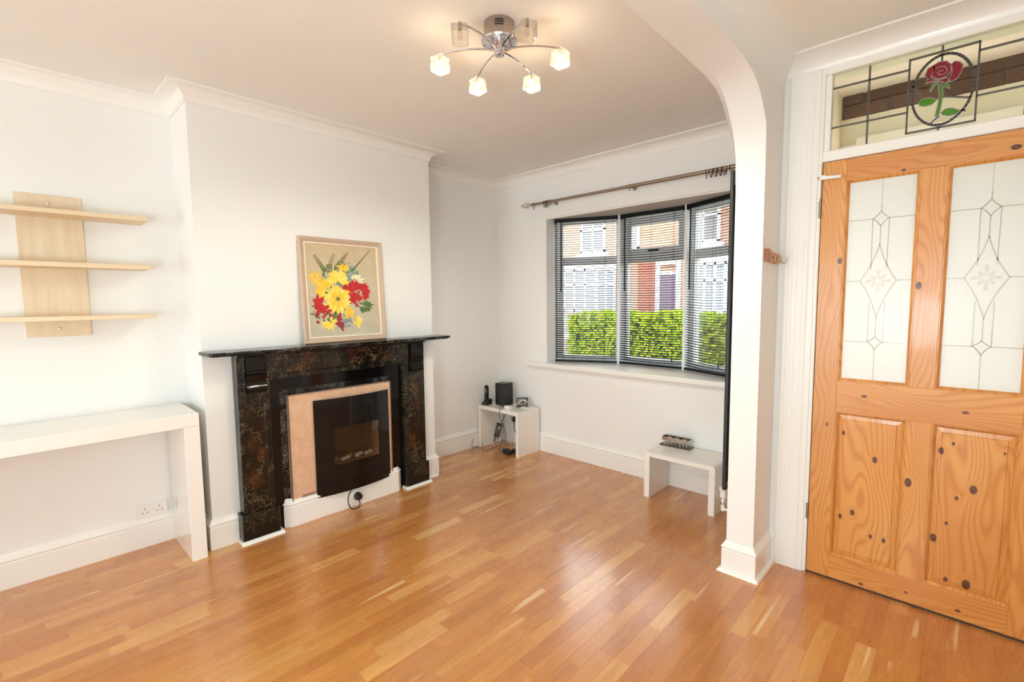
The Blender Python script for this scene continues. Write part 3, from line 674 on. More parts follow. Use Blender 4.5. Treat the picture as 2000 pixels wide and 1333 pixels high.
for nm, lst in rose.items():
    for poly in lst[1:]:
        bm = BM(); prism(bm, poly, TY-0.002, TY+0.006, 'y'); pr = emit(nm, bm, M[lst[0]], tw)
        pl = [Vector(q) for q in poly]+[Vector(poly[0])]
        bm = BM()
        for a, b in zip(pl, pl[1:]):
            d = (b-a).normalized(); n = Vector((-d.y, d.x))*0.0015; q = [a+n-d*.0008, a-n-d*.0008, b-n+d*.0008, b+n+d*.0008]
            v1 = [bm.verts.new((c.x, TY-0.0035, c.y)) for c in q]; v0 = [bm.verts.new((c.x, TY-0.001, c.y)) for c in q]
            bm.faces.new(v1)
            for j in range(4): bm.faces.new((v0[j], v0[(j+1) % 4], v1[(j+1) % 4], v1[j]))
        emit('solder_line', bm, M['edge'], pr, recalc=False)
came([[(-.157, 2.277), (-.146, 2.288), (-.126, 2.287), (-.116, 2.273), (-.119, 2.257), (-.135, 2.254), (-.145, 2.265), (-.139, 2.273), (-.129, 2.27)]], 0.0015, 'edge', 'solder_swirl')
# ---- porch behind the door
bm = BM()
box(bm, -0.70, -0.575, DW+0.12, 3.42, -0.1, 2.62); box(bm, 0.40, 0.52, DW+0.12, 3.42, -0.1, 2.62)
box(bm, -0.70, 0.52, DW+0.12, 3.42, 2.60, 2.7)
box(bm, -0.575, 0.40, 3.30, 3.42, 2.49, 2.60); box(bm, -0.575, 0.40, 3.30, 3.42, 2.12, 2.345)
porch = struct('wall_porch', bm, M['render'], 'cream rendered porch walls seen through the leaded light', 'wall')
bm = BM(); box(bm, -0.575, 0.40, 3.312, 3.42, 2.345, 2.49); emit('mortar_bed', bm, plain('brown_mortar', '7a6355', 0.9), porch)
bm = BM(); box(bm, -0.575, -0.50, 3.28, 3.30, 2.12, 2.20); box(bm, -0.50, 0.40, 3.27, 3.30, 2.17, 2.23); emit('lintel_moulding', bm, M['frame'], porch, bevel=0.004)
br = None
for r_ in range(2):
    z0 = 2.347+r_*0.071; x = -0.572 - (0.11 if r_ else 0)
    while x < 0.39:
        a, b = max(x, -0.572), min(x+0.207, 0.398)
        if b-a > 0.03: boxo('brick', (a+0.002, b-0.003, 3.297+random.uniform(-.002, .002), 3.32, z0+0.002, z0+0.067), M['brickdark'], porch, bevel=0.003)
        x += 0.215
bm = BM(); box(bm, -0.70, 0.52, DW+0.11, 4.0, -0.15, -0.02); struct('trim_12', bm, M['paving'], 'pale paved porch step outside the door', 'step')
# ================================================================== FIREPLACE
XS = -2.908
fs = thing('fireplace_surround', 'black and gold marbled fireplace surround with a long mantel shelf', 'fireplace', (-2.94, 1.485, 0))
for y0, y1, p0, p1, c0, c1 in ((0.850, 1.020, 0.835, 1.037, 0.892, 0.998), (1.925, 2.105, 1.922, 2.122, 1.972, 2.080)):
    bm = BM(); yi0, yi1, zi0, zi1 = y0+0.036, y1-0.036, 0.285, 0.775
    box(bm, CF, XS-0.010, y0, y1, 0.165, 1.078)
    for b in ((y0, yi0, 0.165, 1.078), (yi1, y1, 0.165, 1.078), (yi0, yi1, 0.165, zi0), (yi0, yi1, zi1, 1.078)): box(bm, XS-0.0101, XS, b[0], b[1], b[2], b[3])
    pil = emit('pilaster', bm, M['marble'], fs, bevel=0.002)
    rp = boxo('recessed_panel', (XS-0.012, XS-0.006, yi0+0.002, yi1-0.002, zi0+0.002, zi1-0.002), M['marblered'], pil); rp['label'] = 'rust coloured sunk marble panel'
    bm = BM(); prism(bm, [(XS, 1.058), (XS+0.034, 1.058), (XS+0.034, 0.985), (XS+0.026, 0.980), (XS+0.026, 0.965), (XS+0.032, 0.960), (XS+0.026, 0.945), (XS+0.012, 0.925), (XS+0.010, 0.915), (XS+0.016, 0.905), (XS+0.027, 0.892), (XS+0.030, 0.876), (XS+0.022, 0.860), (XS, 0.853)], c0, c1, 'y')
    cb = emit('corbel', bm, M['blackgloss'], pil, smooth=True); cb['label'] = 'plain black scrolled corbel'
    pb = boxo('plinth_block', (CF, XS+0.014, p0, p1, 0.016, 0.165), M['marbledark'], fs, bevel=0.003)
bm = BM(); box(bm, CF, XS-0.018, 1.020, 1.925, 0.915, 1.078)
for b in ((1.020, 1.10, 0.915, 1.078), (1.845, 1.925, 0.915, 1.078), (1.10, 1.845, 0.915, 0.945), (1.10, 1.845, 1.058, 1.078)): box(bm, XS-0.0181, XS-0.008, *b)
fz = emit('frieze', bm, M['marble'], fs, bevel=0.002)
boxo('recessed_panel', (XS-0.020, XS-0.014, 1.102, 1.843, 0.947, 1.056), M['marblered'], fz)
bm = BM()
msh = [(-0.0, 1.080), (0.150, 1.080), (0.158, 1.082), (0.165, 1.088), (0.165, 1.094), (0.158, 1.103), (0.0, 1.103)]
prism(bm, [(CF, 0.694), (CF+0.150, 0.705), (CF+0.165, 0.712), (CF+0.165, 2.268), (CF+0.155, 2.292), (CF, 2.296)], 1.0845, 1.103)
prism(bm, [(CF, 0.704), (CF+0.140, 0.715), (CF+0.152, 0.724), (CF+0.152, 2.256), (CF+0.142, 2.280), (CF, 2.284)], 1.079, 1.0845)
ms = emit('mantel_shelf', bm, M['marblewhite'], fs, bevel=0.004, seg=2)
boxo('shelf_moulding', (CF, CF+0.095, 0.846, 2.110, 1.062, 1.079), M['marbledark'], fs, bevel=0.006)
bm = BM(); box(bm, CF-0.02, CF+0.036, 1.020, 1.082, 0.0, 0.915); box(bm, CF-0.02, CF+0.036, 1.836, 1.925, 0.0, 0.915); box(bm, CF-0.02, CF+0.036, 1.082, 1.836, 0.842, 0.915)
sl = emit('black_slip', bm, M['blackgloss'], fs)
bm = BM(); box(bm, CF-0.02, CF+0.030, 1.082, 1.122, 0.0, 0.842); box(bm, CF-0.02, CF+0.030, 1.824, 1.836, 0.0, 0.842); box(bm, CF-0.02, CF+0.030, 1.122, 1.824, 0.808, 0.842)
emit('veined_slip', bm, M['marblewhite'], fs)
for y0, y1 in ((0.825, 1.055), (1.910, 2.135)):
    bm = BM(); prism(bm, [(CF, 0), (XS+0.032, 0), (XS+0.028, 0.008), (XS+0.016, 0.016), (CF, 0.016)], y0, y1, 'y'); emit('foot_bead', bm, M['trim'], fs)
# electric fire
ef = thing('electric_fire', 'copper framed electric fire with a curved black glass front', 'fire', (-2.94, 1.47, 0.13))
XF = -2.925
bm = BM()
for b in ((1.124, 1.31, 0.14, 0.806), (1.77, 1.822, 0.14, 0.806), (1.31, 1.77, 0.715, 0.806), (1.31, 1.77, 0.14, 0.19)): box(bm, XF-0.025, XF, *b)
cp = emit('copper_frame', bm, M['copper'], ef)
bm = BM(); box(bm, XF-0.004, XF+0.006, 1.122, 1.127, 0.14, 0.807); box(bm, XF-0.004, XF+0.006, 1.818, 1.823, 0.14, 0.807); box(bm, XF-0.004, XF+0.006, 1.122, 1.823, 0.803, 0.808)
emit('edge_trim', bm, M['steel'], ef)
for j in range(4): boxo('vent_slat', (XF, XF+0.003, 1.175+0.004*j, 1.268, 0.147+0.0085*j, 0.1515+0.0085*j), M['steel'], cp)
GY0, GY1, GZ0, GZ1 = 1.272, 1.801, 0.130, 0.752; VY0, VY1, VZ0, VZ1 = 1.386, 1.706, 0.318, 0.558
def bow(y): return XF+0.008+0.036*(1-((y-(GY0+GY1)/2)/((GY1-GY0)/2))**2)
bm = BM(); ys = sorted(set([GY0+(GY1-GY0)*i/16 for i in range(17)]+[VY0, VY1])); zs = [GZ0, VZ0, VZ1, GZ1]
gr = {(i, j, k): bm.verts.new((bow(y)-0.004*k, y, z)) for i, y in enumerate(ys) for j, z in enumerate(zs) for k in (0, 1)}
for i in range(len(ys)-1):
    for j in range(3):
        if j == 1 and VY0-1e-6 <= ys[i] and ys[i+1] <= VY1+1e-6: continue
        for k in (0, 1): bm.faces.new([gr[a, b, k] for a, b in ((i, j), (i+1, j), (i+1, j+1), (i, j+1))])
    bm.faces.new([gr[i, 0, 0], gr[i+1, 0, 0], gr[i+1, 0, 1], gr[i, 0, 1]]); bm.faces.new([gr[i, 3, 0], gr[i+1, 3, 0], gr[i+1, 3, 1], gr[i, 3, 1]])
for i in (0, len(ys)-1):
    for j in range(3): bm.faces.new([gr[i, j, 0], gr[i, j+1, 0], gr[i, j+1, 1], gr[i, j, 1]])
gf = emit('glass_front', bm, M['blackgloss'], ef, smooth=True); gf['label'] = 'bowed black glass front'
bm = BM(); yv = [y for y in ys if VY0-1e-6 <= y <= VY1+1e-6]; A = [bm.verts.new((bow(y)-0.0015, y, VZ0)) for y in yv]; B = [bm.verts.new((bow(y)-0.0015, y, VZ1)) for y in yv]
for i in range(len(yv)-1): bm.faces.new((A[i], A[i+1], B[i+1], B[i]))
emit('viewing_pane', bm, M['smoke'], gf, smooth=True)
bm = BM()
box(bm, -3.13, -3.12, VY0-0.05, VY1+0.05, VZ0-0.03, VZ1+0.05); box(bm, -3.12, XF+0.0, VY0-0.05, VY1+0.05, VZ0-0.03, VZ0-0.004)
box(bm, -3.12, XF, VY0-0.06, VY0-0.05, VZ0-0.03, VZ1+0.05); box(bm, -3.12, XF, VY1+0.05, VY1+0.06, VZ0-0.03, VZ1+0.05); box(bm, -3.12, XF, VY0-0.05, VY1+0.05, VZ1+0.04, VZ1+0.05)
emit('firebox', bm, M['bronze'], ef)
bm = BM(); box(bm, -3.2, -3.14, 1.14, 1.81, 0.02, 0.80); emit('casing', bm, M['black'], ef)
rp = random.Random(3)
for k in range(9):
    y = VY0+0.02+k*0.034; bm = BM(); blob(bm, (XF-0.03-rp.uniform(0, 0.05), y, VZ0+0.008), (0.016, rp.uniform(.014, .022), rp.uniform(.011, .018)), 2)
    emit('pebble', bm, M['pebbley'] if k in (1, 4) else M['pebblew'], ef, smooth=True)
# low white kerb in front of the hearth
kp = [(-2.966, 1.905), (-2.915, 1.852), (-2.915, 1.125), (-2.975, 1.060)]
bm = BM(); sweep(bm, [(CF-0.004, 1.918), (-2.934, 1.858), (-2.934, 1.118), (CF-0.006, 1.055)], [(d, z*1.02) for d, z in sk])
struct('baseboard_hearth', bm, M['trim'], 'white moulded kerb across the hearth below the electric fire', 'skirting board')
bm = BM(); box(bm, -3.12, -2.95, 1.085, 1.83, 0.0, 0.13); struct('trim_13', bm, M['black'], 'black fill behind the hearth kerb', 'hearth')
def socket_plate(name, label, origin, right, out, n, group=None):
    """UK socket plate: origin = lower left on the wall, right = unit along the wall, out = unit off the wall"""
    r, o = Vector(right), Vector(out); W = 0.086 if n == 1 else 0.148
    mx = Matrix(((r.x, o.x, 0, origin[0]), (r.y, o.y, 0, origin[1]), (0, 0, 1, origin[2]), (0, 0, 0, 1)))
    t = thing(name, label, 'socket', (Vector(origin)+r*W/2), group)
    bm = BM(); box(bm, 0, W, 0, 0.010, 0, 0.086, mx=mx); emit('face_plate', bm, M['plastic'], t, bevel=0.003, seg=2)
    for c in ([W/2] if n == 1 else [0.040, 0.108]):
        bm = BM()
        for dx, dz, w_, h_ in ((0, .058, .004, .009), (-.011, .036, .007, .0045), (.011, .036, .007, .0045)): box(bm, c+dx-w_/2, c+dx+w_/2, 0.0092, 0.0104, dz-h_/2, dz+h_/2, mx=mx)
        emit('pin_hole', bm, M['cableg'], t)
        bm = BM(); box(bm, c+0.004-0.006, c+0.004+0.006, 0.009, 0.0135, .066, .080, mx=mx); emit('rocker_switch', bm, M['plastic'], t, bevel=0.001)
    return t
socket_plate('wall_socket', 'double white socket above the skirting under the console table', (AW, 0.420, 0.156), (0, 1, 0), (1, 0, 0), 2)
socket_plate('wall_socket', 'single white socket set in the hearth kerb below the fire', (-2.915, 1.470, 0.022), (0, 1, 0), (1, 0, 0), 1)
pl = thing('plug', 'round black plug with a looped black flex in the hearth socket', 'plug', (-2.89, 1.535, 0.04))
mxr = Matrix(((0, 0, 1, 0), (0, 1, 0, 0), (-1, 0, 0, 0), (0, 0, 0, 1)))
bm = BM(); g = [(0.0, 0), (0.026, 0), (0.027, 0.004), (0.025, 0.026), (0.019, 0.036), (0.0, 0.037)]
lathe(bm, [(max(r, 0.0005), z) for r, z in g], (0, 0, 0), 20); bmesh.ops.transform(bm, matrix=Matrix.Translation((-2.905, 1.535, 0.070)) @ Matrix.Rotation(PI/2, 4, 'Y'), verts=bm.verts[:])
emit('plug_body', bm, M['black'], pl, smooth=True)
bm = BM(); tube(bm, spline([(-2.885, 1.535, 0.046), (-2.878, 1.537, 0.022), (-2.868, 1.525, 0.006), (-2.864, 1.49, 0.005), (-2.866, 1.465, 0.020), (-2.872, 1.452, 0.06), (-2.880, 1.462, 0.105), (-2.888, 1.482, 0.122), (-2.912, 1.505, 0.150), (-2.96, 1.51, 0.170)], 6), 0.0034, 8)
emit('flex', bm, M['black'], pl, smooth=True)
# ================================================================== PAINTING ON THE MANTEL
an = math.radians(3.0); ox, oy, oz = -2.944, 1.2425, 1.1035; FWD, FH = 0.570, 0.662
pm = Matrix(((0, -math.sin(an), math.cos(an), ox), (1, 0, 0, oy), (0, math.cos(an), math.sin(an), oz), (0, 0, 0, 1)))   # local (across, up, out)
pt = thing('framed_painting', 'framed painting of red and yellow flowers leaning on the mantel', 'painting', (ox, oy+FWD/2, oz))
BWd = 0.034
bm = BM(); sweep(bm, [(0, 0), (FWD, 0), (FWD, FH), (0, FH)], [(0, 0), (0, 0.016), (0.006, 0.022), (0.016, 0.020), (0.026, 0.014), (BWd, 0.012), (BWd, 0)], closed=True, mx=pm); emit('picture_frame', bm, M['taupe'], pt)
bm = BM(); i0 = BWd-0.001; sweep(bm, [(i0, i0), (FWD-i0, i0), (FWD-i0, FH-i0), (i0, FH-i0)], [(0, 0.002), (0, 0.0155), (0.007, 0.0155), (0.009, 0.008), (0.009, 0.002)], closed=True, mx=pm); emit('cream_slip', bm, M['cream'], pt)
c0 = BWd+0.006; cw, ch = FWD-2*c0, FH-2*c0
bm = BM(); box(bm, c0, FWD-c0, c0, FH-c0, 0.002, 0.0085, mx=pm); cvs = emit('canvas', bm, M['canvas'], pt)
def UV(u, v, h): return pm @ Vector((c0+u*cw, c0+v*ch, 0.0086+h))
rq = random.Random(21); dab_h = [0.0]
def dab(bm, u, v, ang, L, W, h):
    """one brush stroke: a tapered raised petal"""
    ca, sa = math.cos(ang), math.sin(ang); pr = ((0, .25), (.3, .8), (.62, 1), (.88, .7), (1, .12)); pts = [(L*t_, W*w_) for t_, w_ in pr]+[(L*t_, -W*w_) for t_, w_ in pr[::-1]]
    h += rq.uniform(0, 0.0004)
    vsx = [bm.verts.new(UV(u+(a*ca-b*sa)/cw, v+(a*sa+b*ca)/ch, h)) for a, b in pts]; bm.faces.new(vsx)
def bloom(u, v, n, L, W, h, spread=1.0, a0=0.0, a1=2*PI, jit=0.15):
    bm = BM()
    for k in range(n):
        a = a0+(a1-a0)*(k+rq.uniform(-.3, .3))/n; dab(bm, u+0.006*math.cos(a), v+0.006*math.sin(a), a, L*rq.uniform(1-jit, 1+jit), W, h)
    return bm
def blot(u, v, n, ru, rv, L, W, h, ang=None):
    bm = BM()
    for k in range(n):
        a = rq.uniform(0, 2*PI); r = math.sqrt(rq.random()); dab(bm, u+ru*r*math.cos(a), v+rv*r*math.sin(a), rq.uniform(0, 2*PI) if ang is None else ang+rq.uniform(-.5, .5), L*rq.uniform(.6, 1.2), W*rq.uniform(.7, 1.2), h)
    return bm
for nm, mt, bmx in (
    ('painted_foliage', 'pteal', blot(.567, .685, 40, .09, .09, .030, .006, .0002, 1.2)), ('painted_foliage', 'pblue', blot(.47, .19, 46, .11, .09, .034, .008, .0002)),
    ('painted_foliage', 'pgreen', blot(.76, .33, 40, .11, .06, .034, .006, .0003, -.4)), ('painted_foliage', 'pgreen', blot(.24, .46, 26, .09, .06, .03, .006, .0003)), ('painted_foliage', 'polive', blot(.36, .58, 36, .16, .12, .028, .005, .0003)),
    ('painted_foliage', 'pgreen', blot(.30, .21, 26, .09, .05, .026, .005, .0003)), ('painted_foliage', 'polive', blot(.45, .68, 60, .26, .10, .026, .004, .0002, 1.3)), ('painted_foliage', 'pteal', blot(.50, .60, 50, .28, .22, .030, .005, .0001)), ('painted_foliage', 'pgreen', blot(.15, .30, 30, .10, .14, .03, .004, .0002)), ('painted_foliage', 'ppale', blot(.70, .63, 26, .07, .05, .028, .007, .0004)), ('painted_foliage', 'polive', blot(.45, .47, 30, .13, .05, .03, .006, .0004)),
    ('painted_flower', 'porange', blot(.114, .640, 26, .055, .05, .030, .008, .0006)), ('painted_flower', 'porange', bloom(.491, .720, 18, .045, .007, .0006, a0=0.2, a1=2.9)),
    ('painted_flower', 'porange', blot(.557, .245, 30, .055, .05, .028, .008, .0008)), ('painted_flower', 'pyellow', blot(.676, .142, 26, .05, .04, .026, .008, .0008)), ('painted_flower', 'pyellow', blot(.258, .132, 28, .05, .04, .028, .008, .0008)),
    ('painted_flower', 'pred', bloom(.185, .36, 26, .058, .006, .0009, a0=1.4, a1=5.2)), ('painted_flower', 'pred', blot(.245, .30, 26, .05, .06, .035, .006, .0009)),
    ('painted_flower', 'pdark', blot(.10, .20, 12, .03, .06, .03, .006, .0008, 1.1)), ('painted_flower', 'pdark', blot(.42, .14, 16, .04, .06, .036, .007, .0008, 2.2)), ('painted_flower', 'pdark', blot(.435, .06, 10, .015, .05, .034, .006, .0008, 1.6)),
    ('painted_flower', 'porange', bloom(.235, .515, 22, .062, .008, .0012, a0=0.6, a1=4.4)), ('painted_flower', 'pyellow', bloom(.413, .60, 30, .070, .008, .0014, a0=-.3, a1=PI+.3)),
    ('painted_flower', 'pred', bloom(.610, .50, 26, .066, .007, .0014, a0=.3, a1=4.0)), ('painted_flower', 'pred', bloom(.745, .49, 24, .058, .007, .0016, a0=-1.2, a1=2.2)), ('painted_flower', 'pred', blot(.64, .41, 30, .06, .06, .04, .009, .0012)),
    ('painted_flower', 'pyellow', bloom(.393, .405, 34, .088, .009, .0022)), ('painted_flower', 'porange', bloom(.393, .405, 22, .052, .007, .0028))):
    emit(nm, bmx, M[mt], cvs, recalc=False)
bm = BM(); 
for k in range(14): dab(bm, .393+.014*math.cos(k), .405+.012*math.sin(k), k*1.3, .012, .004, .0034)
emit('painted_flower', bm, M['polive'], cvs, recalc=False)
for (a, b, n, W) in (((.251, .702), (.126, .865), 9, .006), ((.277, .702), (.371, .883), 8, .005), ((.398, .746), (.562, .911), 9, .006), ((.62, .72), (.89, .956), 14, .003), ((.50, .72), (.52, .80), 5, .004)):
    bm = BM()
    for k in range(n):
        t_ = k/(n-1); u, v = a[0]+(b[0]-a[0])*t_, a[1]+(b[1]-a[1])*t_
        for s in (-1, 1): dab(bm, u, v, math.atan2((b[1]-a[1])*ch, (b[0]-a[0])*cw)+s*(.8 if W > .0035 else .15), .020*(1.1-.5*t_), W*(1.1-.5*t_), .0006)
    emit('painted_spray', bm, M['polive' if W > .0035 else 'pgreen'], cvs, recalc=False)
# ================================================================== LEFT WALL
ws = thing('wall_shelf', 'pale maple wall unit of three slim shelves on a backboard', 'shelf', (AW, 0.18, 1.204))
boxo('backboard', (AW, AW+0.018, 0.060, 0.299, 1.204, 1.896), M['maple'], ws, bevel=0.001)
for z0, z1 in ((1.785, 1.806), (1.5395, 1.562), (1.286, 1.307)): boxo('shelf_board', (AW+0.018, -3.10, -0.175, 0.536, z0, z1), M['shelf'], ws, bevel=0.0012)
for y, z in ((0.178, 1.858), (0.181, 1.244)):
    bm = BM(); lathe(bm, [(0.007, 0), (0.006, 0.003), (0.002, 0.004)], (0, 0, 0), 14); bmesh.ops.transform(bm, matrix=Matrix.Translation((AW+0.018, y, z)) @ Matrix.Rotation(PI/2, 4, 'Y'), verts=bm.verts[:]); emit('screw', bm, M['chrome'], ws, smooth=True)
ct = thing('console_table', 'long white high gloss console table against the near alcove wall', 'table', (-3.09, -0.07, 0))
boxo('tabletop', (-3.284, -2.901, -0.80, 0.660, 0.722, 0.790), M['gloss'], ct, bevel=0.002, seg=2)
for y in (0.590, -0.80): boxo('leg', (-3.284, -2.901, y, y+0.070, 0, 0.7215), M['gloss'], ct, bevel=0.002, seg=2)
# ================================================================== CORNER TABLES
def u_table(name, label, x0, x1, y0, y1, h, tk, lk, rad):
    t = thing(name, label, 'table', ((x0+x1)/2, (y0+y1)/2, 0), 'white gloss side tables')
    zb = h-0.06; pts = [(x0, zb)] + [(x0+rad-rad*math.cos(a*PI/12), h-rad+rad*math.sin(a*PI/12)) for a in range(7)] + [(x1-rad+rad*math.sin(a*PI/12), h-rad+rad*math.cos(a*PI/12)) for a in range(7)] + [(x1, zb), (x1-lk, zb), (x1-lk, h-tk), (x0+lk, h-tk), (x0+lk, zb)]
    bm = BM(); prism(bm, pts, y0, y1, 'y'); emit('tabletop', bm, M['gloss'], t, bevel=0.0015, smooth=True)
    for a in (x0, x1-lk): boxo('side_panel', (a, a+lk, y0, y1, 0, zb), M['gloss'], t, bevel=0.0015)
    return t
u_table('side_table', 'taller white gloss table in the far corner carrying black gadgets', -3.268, -2.764, 2.965, 3.250, 0.397, 0.032, 0.030, 0.006)
u_table('side_table', 'lower white gloss table under the window beside the arch post', -1.572, -1.092, 2.955, 3.252, 0.318, 0.030, 0.040, 0.022)
T1 = 0.397
# telephone: cradle and handset
ph = thing('phone_cradle', 'black cordless phone cradle at the back left of the corner table', 'phone cradle', (-3.225, 3.03, T1))
bm = BM(); prism(bm, [(2.995, T1), (3.075, T1), (3.075, T1+0.050), (3.050, T1+0.050), (3.010, T1+0.020), (2.995, T1+0.012)], -3.258, -3.192, 'x'); emit('cradle_body', bm, M['black'], ph, bevel=0.004, seg=2)
bm = BM(); box(bm, -3.230, -3.220, 2.998, 3.006, T1+0.012, T1+0.017); emit('button', bm, M['screen'], ph)
hs = thing('phone_handset', 'black cordless handset leaning upright in its cradle', 'phone', (-3.238, 3.035, T1+0.03))
mh = Matrix.Translation((-3.222, 3.030, T1+0.028)) @ Matrix.Rotation(math.radians(-14), 4, 'Y') @ Matrix.Rotation(math.radians(-14), 4, 'X')
bm = BM(); prism(bm, [(-0.018, 0), (0.018, 0), (0.021, 0.06), (0.020, 0.135), (0.012, 0.152), (-0.012, 0.152), (-0.020, 0.135), (-0.021, 0.06)], -0.011, 0.011, 'y', mx=mh); emit('handset_body', bm, M['black'], hs, bevel=0.004, seg=2)
bm = BM(); box(bm, -0.013, 0.013, -0.0125, -0.010, 0.078, 0.118, mx=mh); emit('display', bm, M['screen'], hs)
bm = BM()
for r_ in range(4):
    for c_ in range(3): box(bm, -0.013+c_*0.0095, -0.006+c_*0.0095, -0.0125, -0.010, 0.016+r_*0.014, 0.024+r_*0.014, mx=mh)
emit('keypad', bm, M['darkmetal'], hs)
for nm, lab, x0, x1, y0, y1, z1 in (('speaker', 'black box speaker nearer the phone on the corner table', -3.163, -3.106, 3.085, 3.195, 0.598), ('speaker', 'front black box speaker beside the small screen on the corner table', -3.106, -3.032, 3.068, 3.190, 0.603)):
    s = thing(nm, lab, 'speaker', ((x0+x1)/2, (y0+y1)/2, T1), 'black speakers on the corner table')
    boxo('cabinet', (x0, x1, y0, y1, T1, z1), M['black'], s, bevel=0.006, seg=2)
    bm = BM(); box(bm, x1-0.001, x1+0.0025, y0+0.008, y1-0.008, T1+0.012, z1-0.012); emit('grille', bm, M['darkgrille'] if 'darkgrille' in M else M['black'], s, bevel=0.002)
    bm = BM(); box(bm, x0+0.01, x1-0.008, y0+0.012, y1-0.012, z1, z1+0.0012); emit('top_panel', bm, M['screen'] if False else M['rad'], s)
# small screen on a stand
md = Matrix.Translation((-2.925, 3.115, T1+0.002)) @ Matrix.Rotation(math.radians(38), 4, 'Z') @ Matrix.Rotation(math.radians(-24), 4, 'X')
dc = thing('digital_frame', 'small tilted black gadget with a grey screen on the corner table', 'gadget', (-2.88, 3.15, T1))
bm = BM(); box(bm, 0, 0.105, -0.008, 0.008, 0, 0.088, mx=md); emit('casing', bm, M['black'], dc, bevel=0.004, seg=2)
bm = BM(); box(bm, 0.014, 0.091, -0.0092, -0.0075, 0.018, 0.074, mx=md); emit('screen', bm, M['screen'], dc)
bm = BM(); prism(bm, [(3.16, T1), (3.20, T1), (3.155, T1+0.06)], -2.895, -2.875, 'x'); emit('stand', bm, M['black'], dc)
ad = thing('adapter', 'small white phone adapter at the front edge of the corner table', 'adapter', (-2.96, 3.045, T1))
boxo('adapter_body', (-2.985, -2.925, 3.020, 3.062, T1, T1+0.022), M['plastic'], ad, bevel=0.004, seg=2)
boxo('adapter_lead_end', (-3.00, -2.985, 3.034, 3.046, T1+0.008, T1+0.018), M['plastic'], ad, bevel=0.002)
wr = thing('router', 'flat white plastic box lying at the right of the corner table', 'box', (-2.825, 3.17, T1))
boxo('casing', (-2.875, -2.778, 3.120, 3.215, T1, T1+0.010), M['plastic'], wr, bevel=0.003, seg=2)
bm = BM(); box(bm, -2.87, -2.785, 3.1185, 3.1205, T1+0.003, T1+0.006); emit('vent_line', bm, M['cablew'], wr)
def cable(name, label, pts, r, mat, k=6):
    bm = BM(); tube(bm, spline(pts, k), r, 7); return tag(emit(name, bm, mat, smooth=True), label, 'cable')
cable('cable', 'thin grey cable hanging from the white adapter over the table front', [(-2.992, 3.036, T1+.013), (-2.985, 2.975, T1+0.010), (-2.975, 2.952, T1-.02), (-2.972, 2.950, .33), (-2.99, 2.99, .28), (-3.02, 3.06, .20), (-3.06, 3.11, .12), (-3.09, 3.14, .03), (-3.07, 3.15, .004)], .0032, M['cableg'])
cable('cable', 'white cord looping over the small grey screen', [(-2.945, 3.07, T1+.006), (-2.915, 3.06, T1+.008), (-2.880, 3.085, T1+.045), (-2.845, 3.115, T1+.075), (-2.815, 3.145, T1+.06), (-2.805, 3.165, T1+.02), (-2.82, 3.18, T1+.013)], .003, M['cablew'])
cable('cable', 'brown lead running from the hanging power brick up behind the table', [(-3.120, 3.12, .226), (-3.095, 3.13, .28), (-3.06, 3.15, .34), (-3.04, 3.17, .36)], .0034, M['cableg'])
cable('cable', 'pale coil of cable drooping at the back of the corner table', [(-3.18, 3.22, .27), (-3.21, 3.23, .33), (-3.15, 3.235, .335), (-3.12, 3.235, .29), (-3.06, 3.24, .27), (-3.02, 3.235, .285), (-3.00, 3.235, .30)], .0034, M['cablew'])
cable('cable', 'dark flex slanting from the table top down to the right panel', [(-3.00, 3.10, .355), (-2.99, 3.12, .28), (-2.94, 3.15, .20), (-2.88, 3.18, .13), (-2.82, 3.19, .10)], .0036, M['cableg'])
cable('cable', 'thick white cable looped on the floor below the power brick', [(-3.17, 3.13, .09), (-3.12, 3.10, .05), (-3.16, 3.07, .012), (-3.20, 3.10, .02), (-3.13, 3.14, .07), (-3.07, 3.16, .14), (-3.05, 3.18, .22), (-3.05, 3.20, .30)], .0042, M['cablew'])
cable('cable', 'white flex lying along the skirting behind the corner table', [(-3.18, 3.21, .006), (-3.10, 3.225, .012), (-3.0, 3.22, .02), (-2.9, 3.225, .012), (-2.82, 3.22, .008)], .0042, M['cablew'])
cable('cable', 'white cable knotted on the floor by the right panel', [(-2.90, 3.13, .004), (-2.94, 3.10, .03), (-2.90, 3.08, .045), (-2.86, 3.12, .03), (-2.90, 3.16, .012), (-2.83, 3.17, .005)], .0038, M['cablew'])
cable('cable', 'thin dark wire bent across the floor inside the corner table', [(-3.225, 2.985, .045), (-3.215, 2.952, .004), (-3.17, 2.93, .004), (-3.12, 2.915, .004), (-3.13, 2.97, .004), (-3.14, 3.03, .004)], .0026, M['cableg'], 5)
cable('cable', 'thin dark wire curling from the skirting round the left foot of the corner table', [(-3.279, 2.91, .085), (-3.279, 2.895, .05), (-3.281, 2.895, .010), (-3.275, 2.93, .004), (-3.25, 2.95, .004)], .0026, M['cableg'], 5)
cable('cable', 'dark lead from the floor adapters into the corner table', [(-2.99, 2.97, .010), (-3.03, 3.0, .005), (-3.07, 3.05, .005), (-3.10, 3.09, .005)], .0032, M['black'], 5)
mb = Matrix.Translation((-3.182, 3.115, 0.075)) @ Matrix.Rotation(math.radians(40), 4, 'Z') @ Matrix.Rotation(math.radians(13), 4, 'Y')
pb = thing('power_brick', 'black power brick hanging by its lead inside the corner table', 'power supply', (-3.17, 3.11, 0.07))
bm = BM(); box(bm, -0.026, 0.026, -0.014, 0.014, 0, 0.135, mx=mb); emit('brick_case', bm, M['black'], pb, bevel=0.004, seg=2)
bm = BM(); box(bm, -0.018, 0.016, -0.0152, -0.0138, 0.03, 0.115, mx=mb); emit('rating_label', bm, M['darkmetal'], pb)
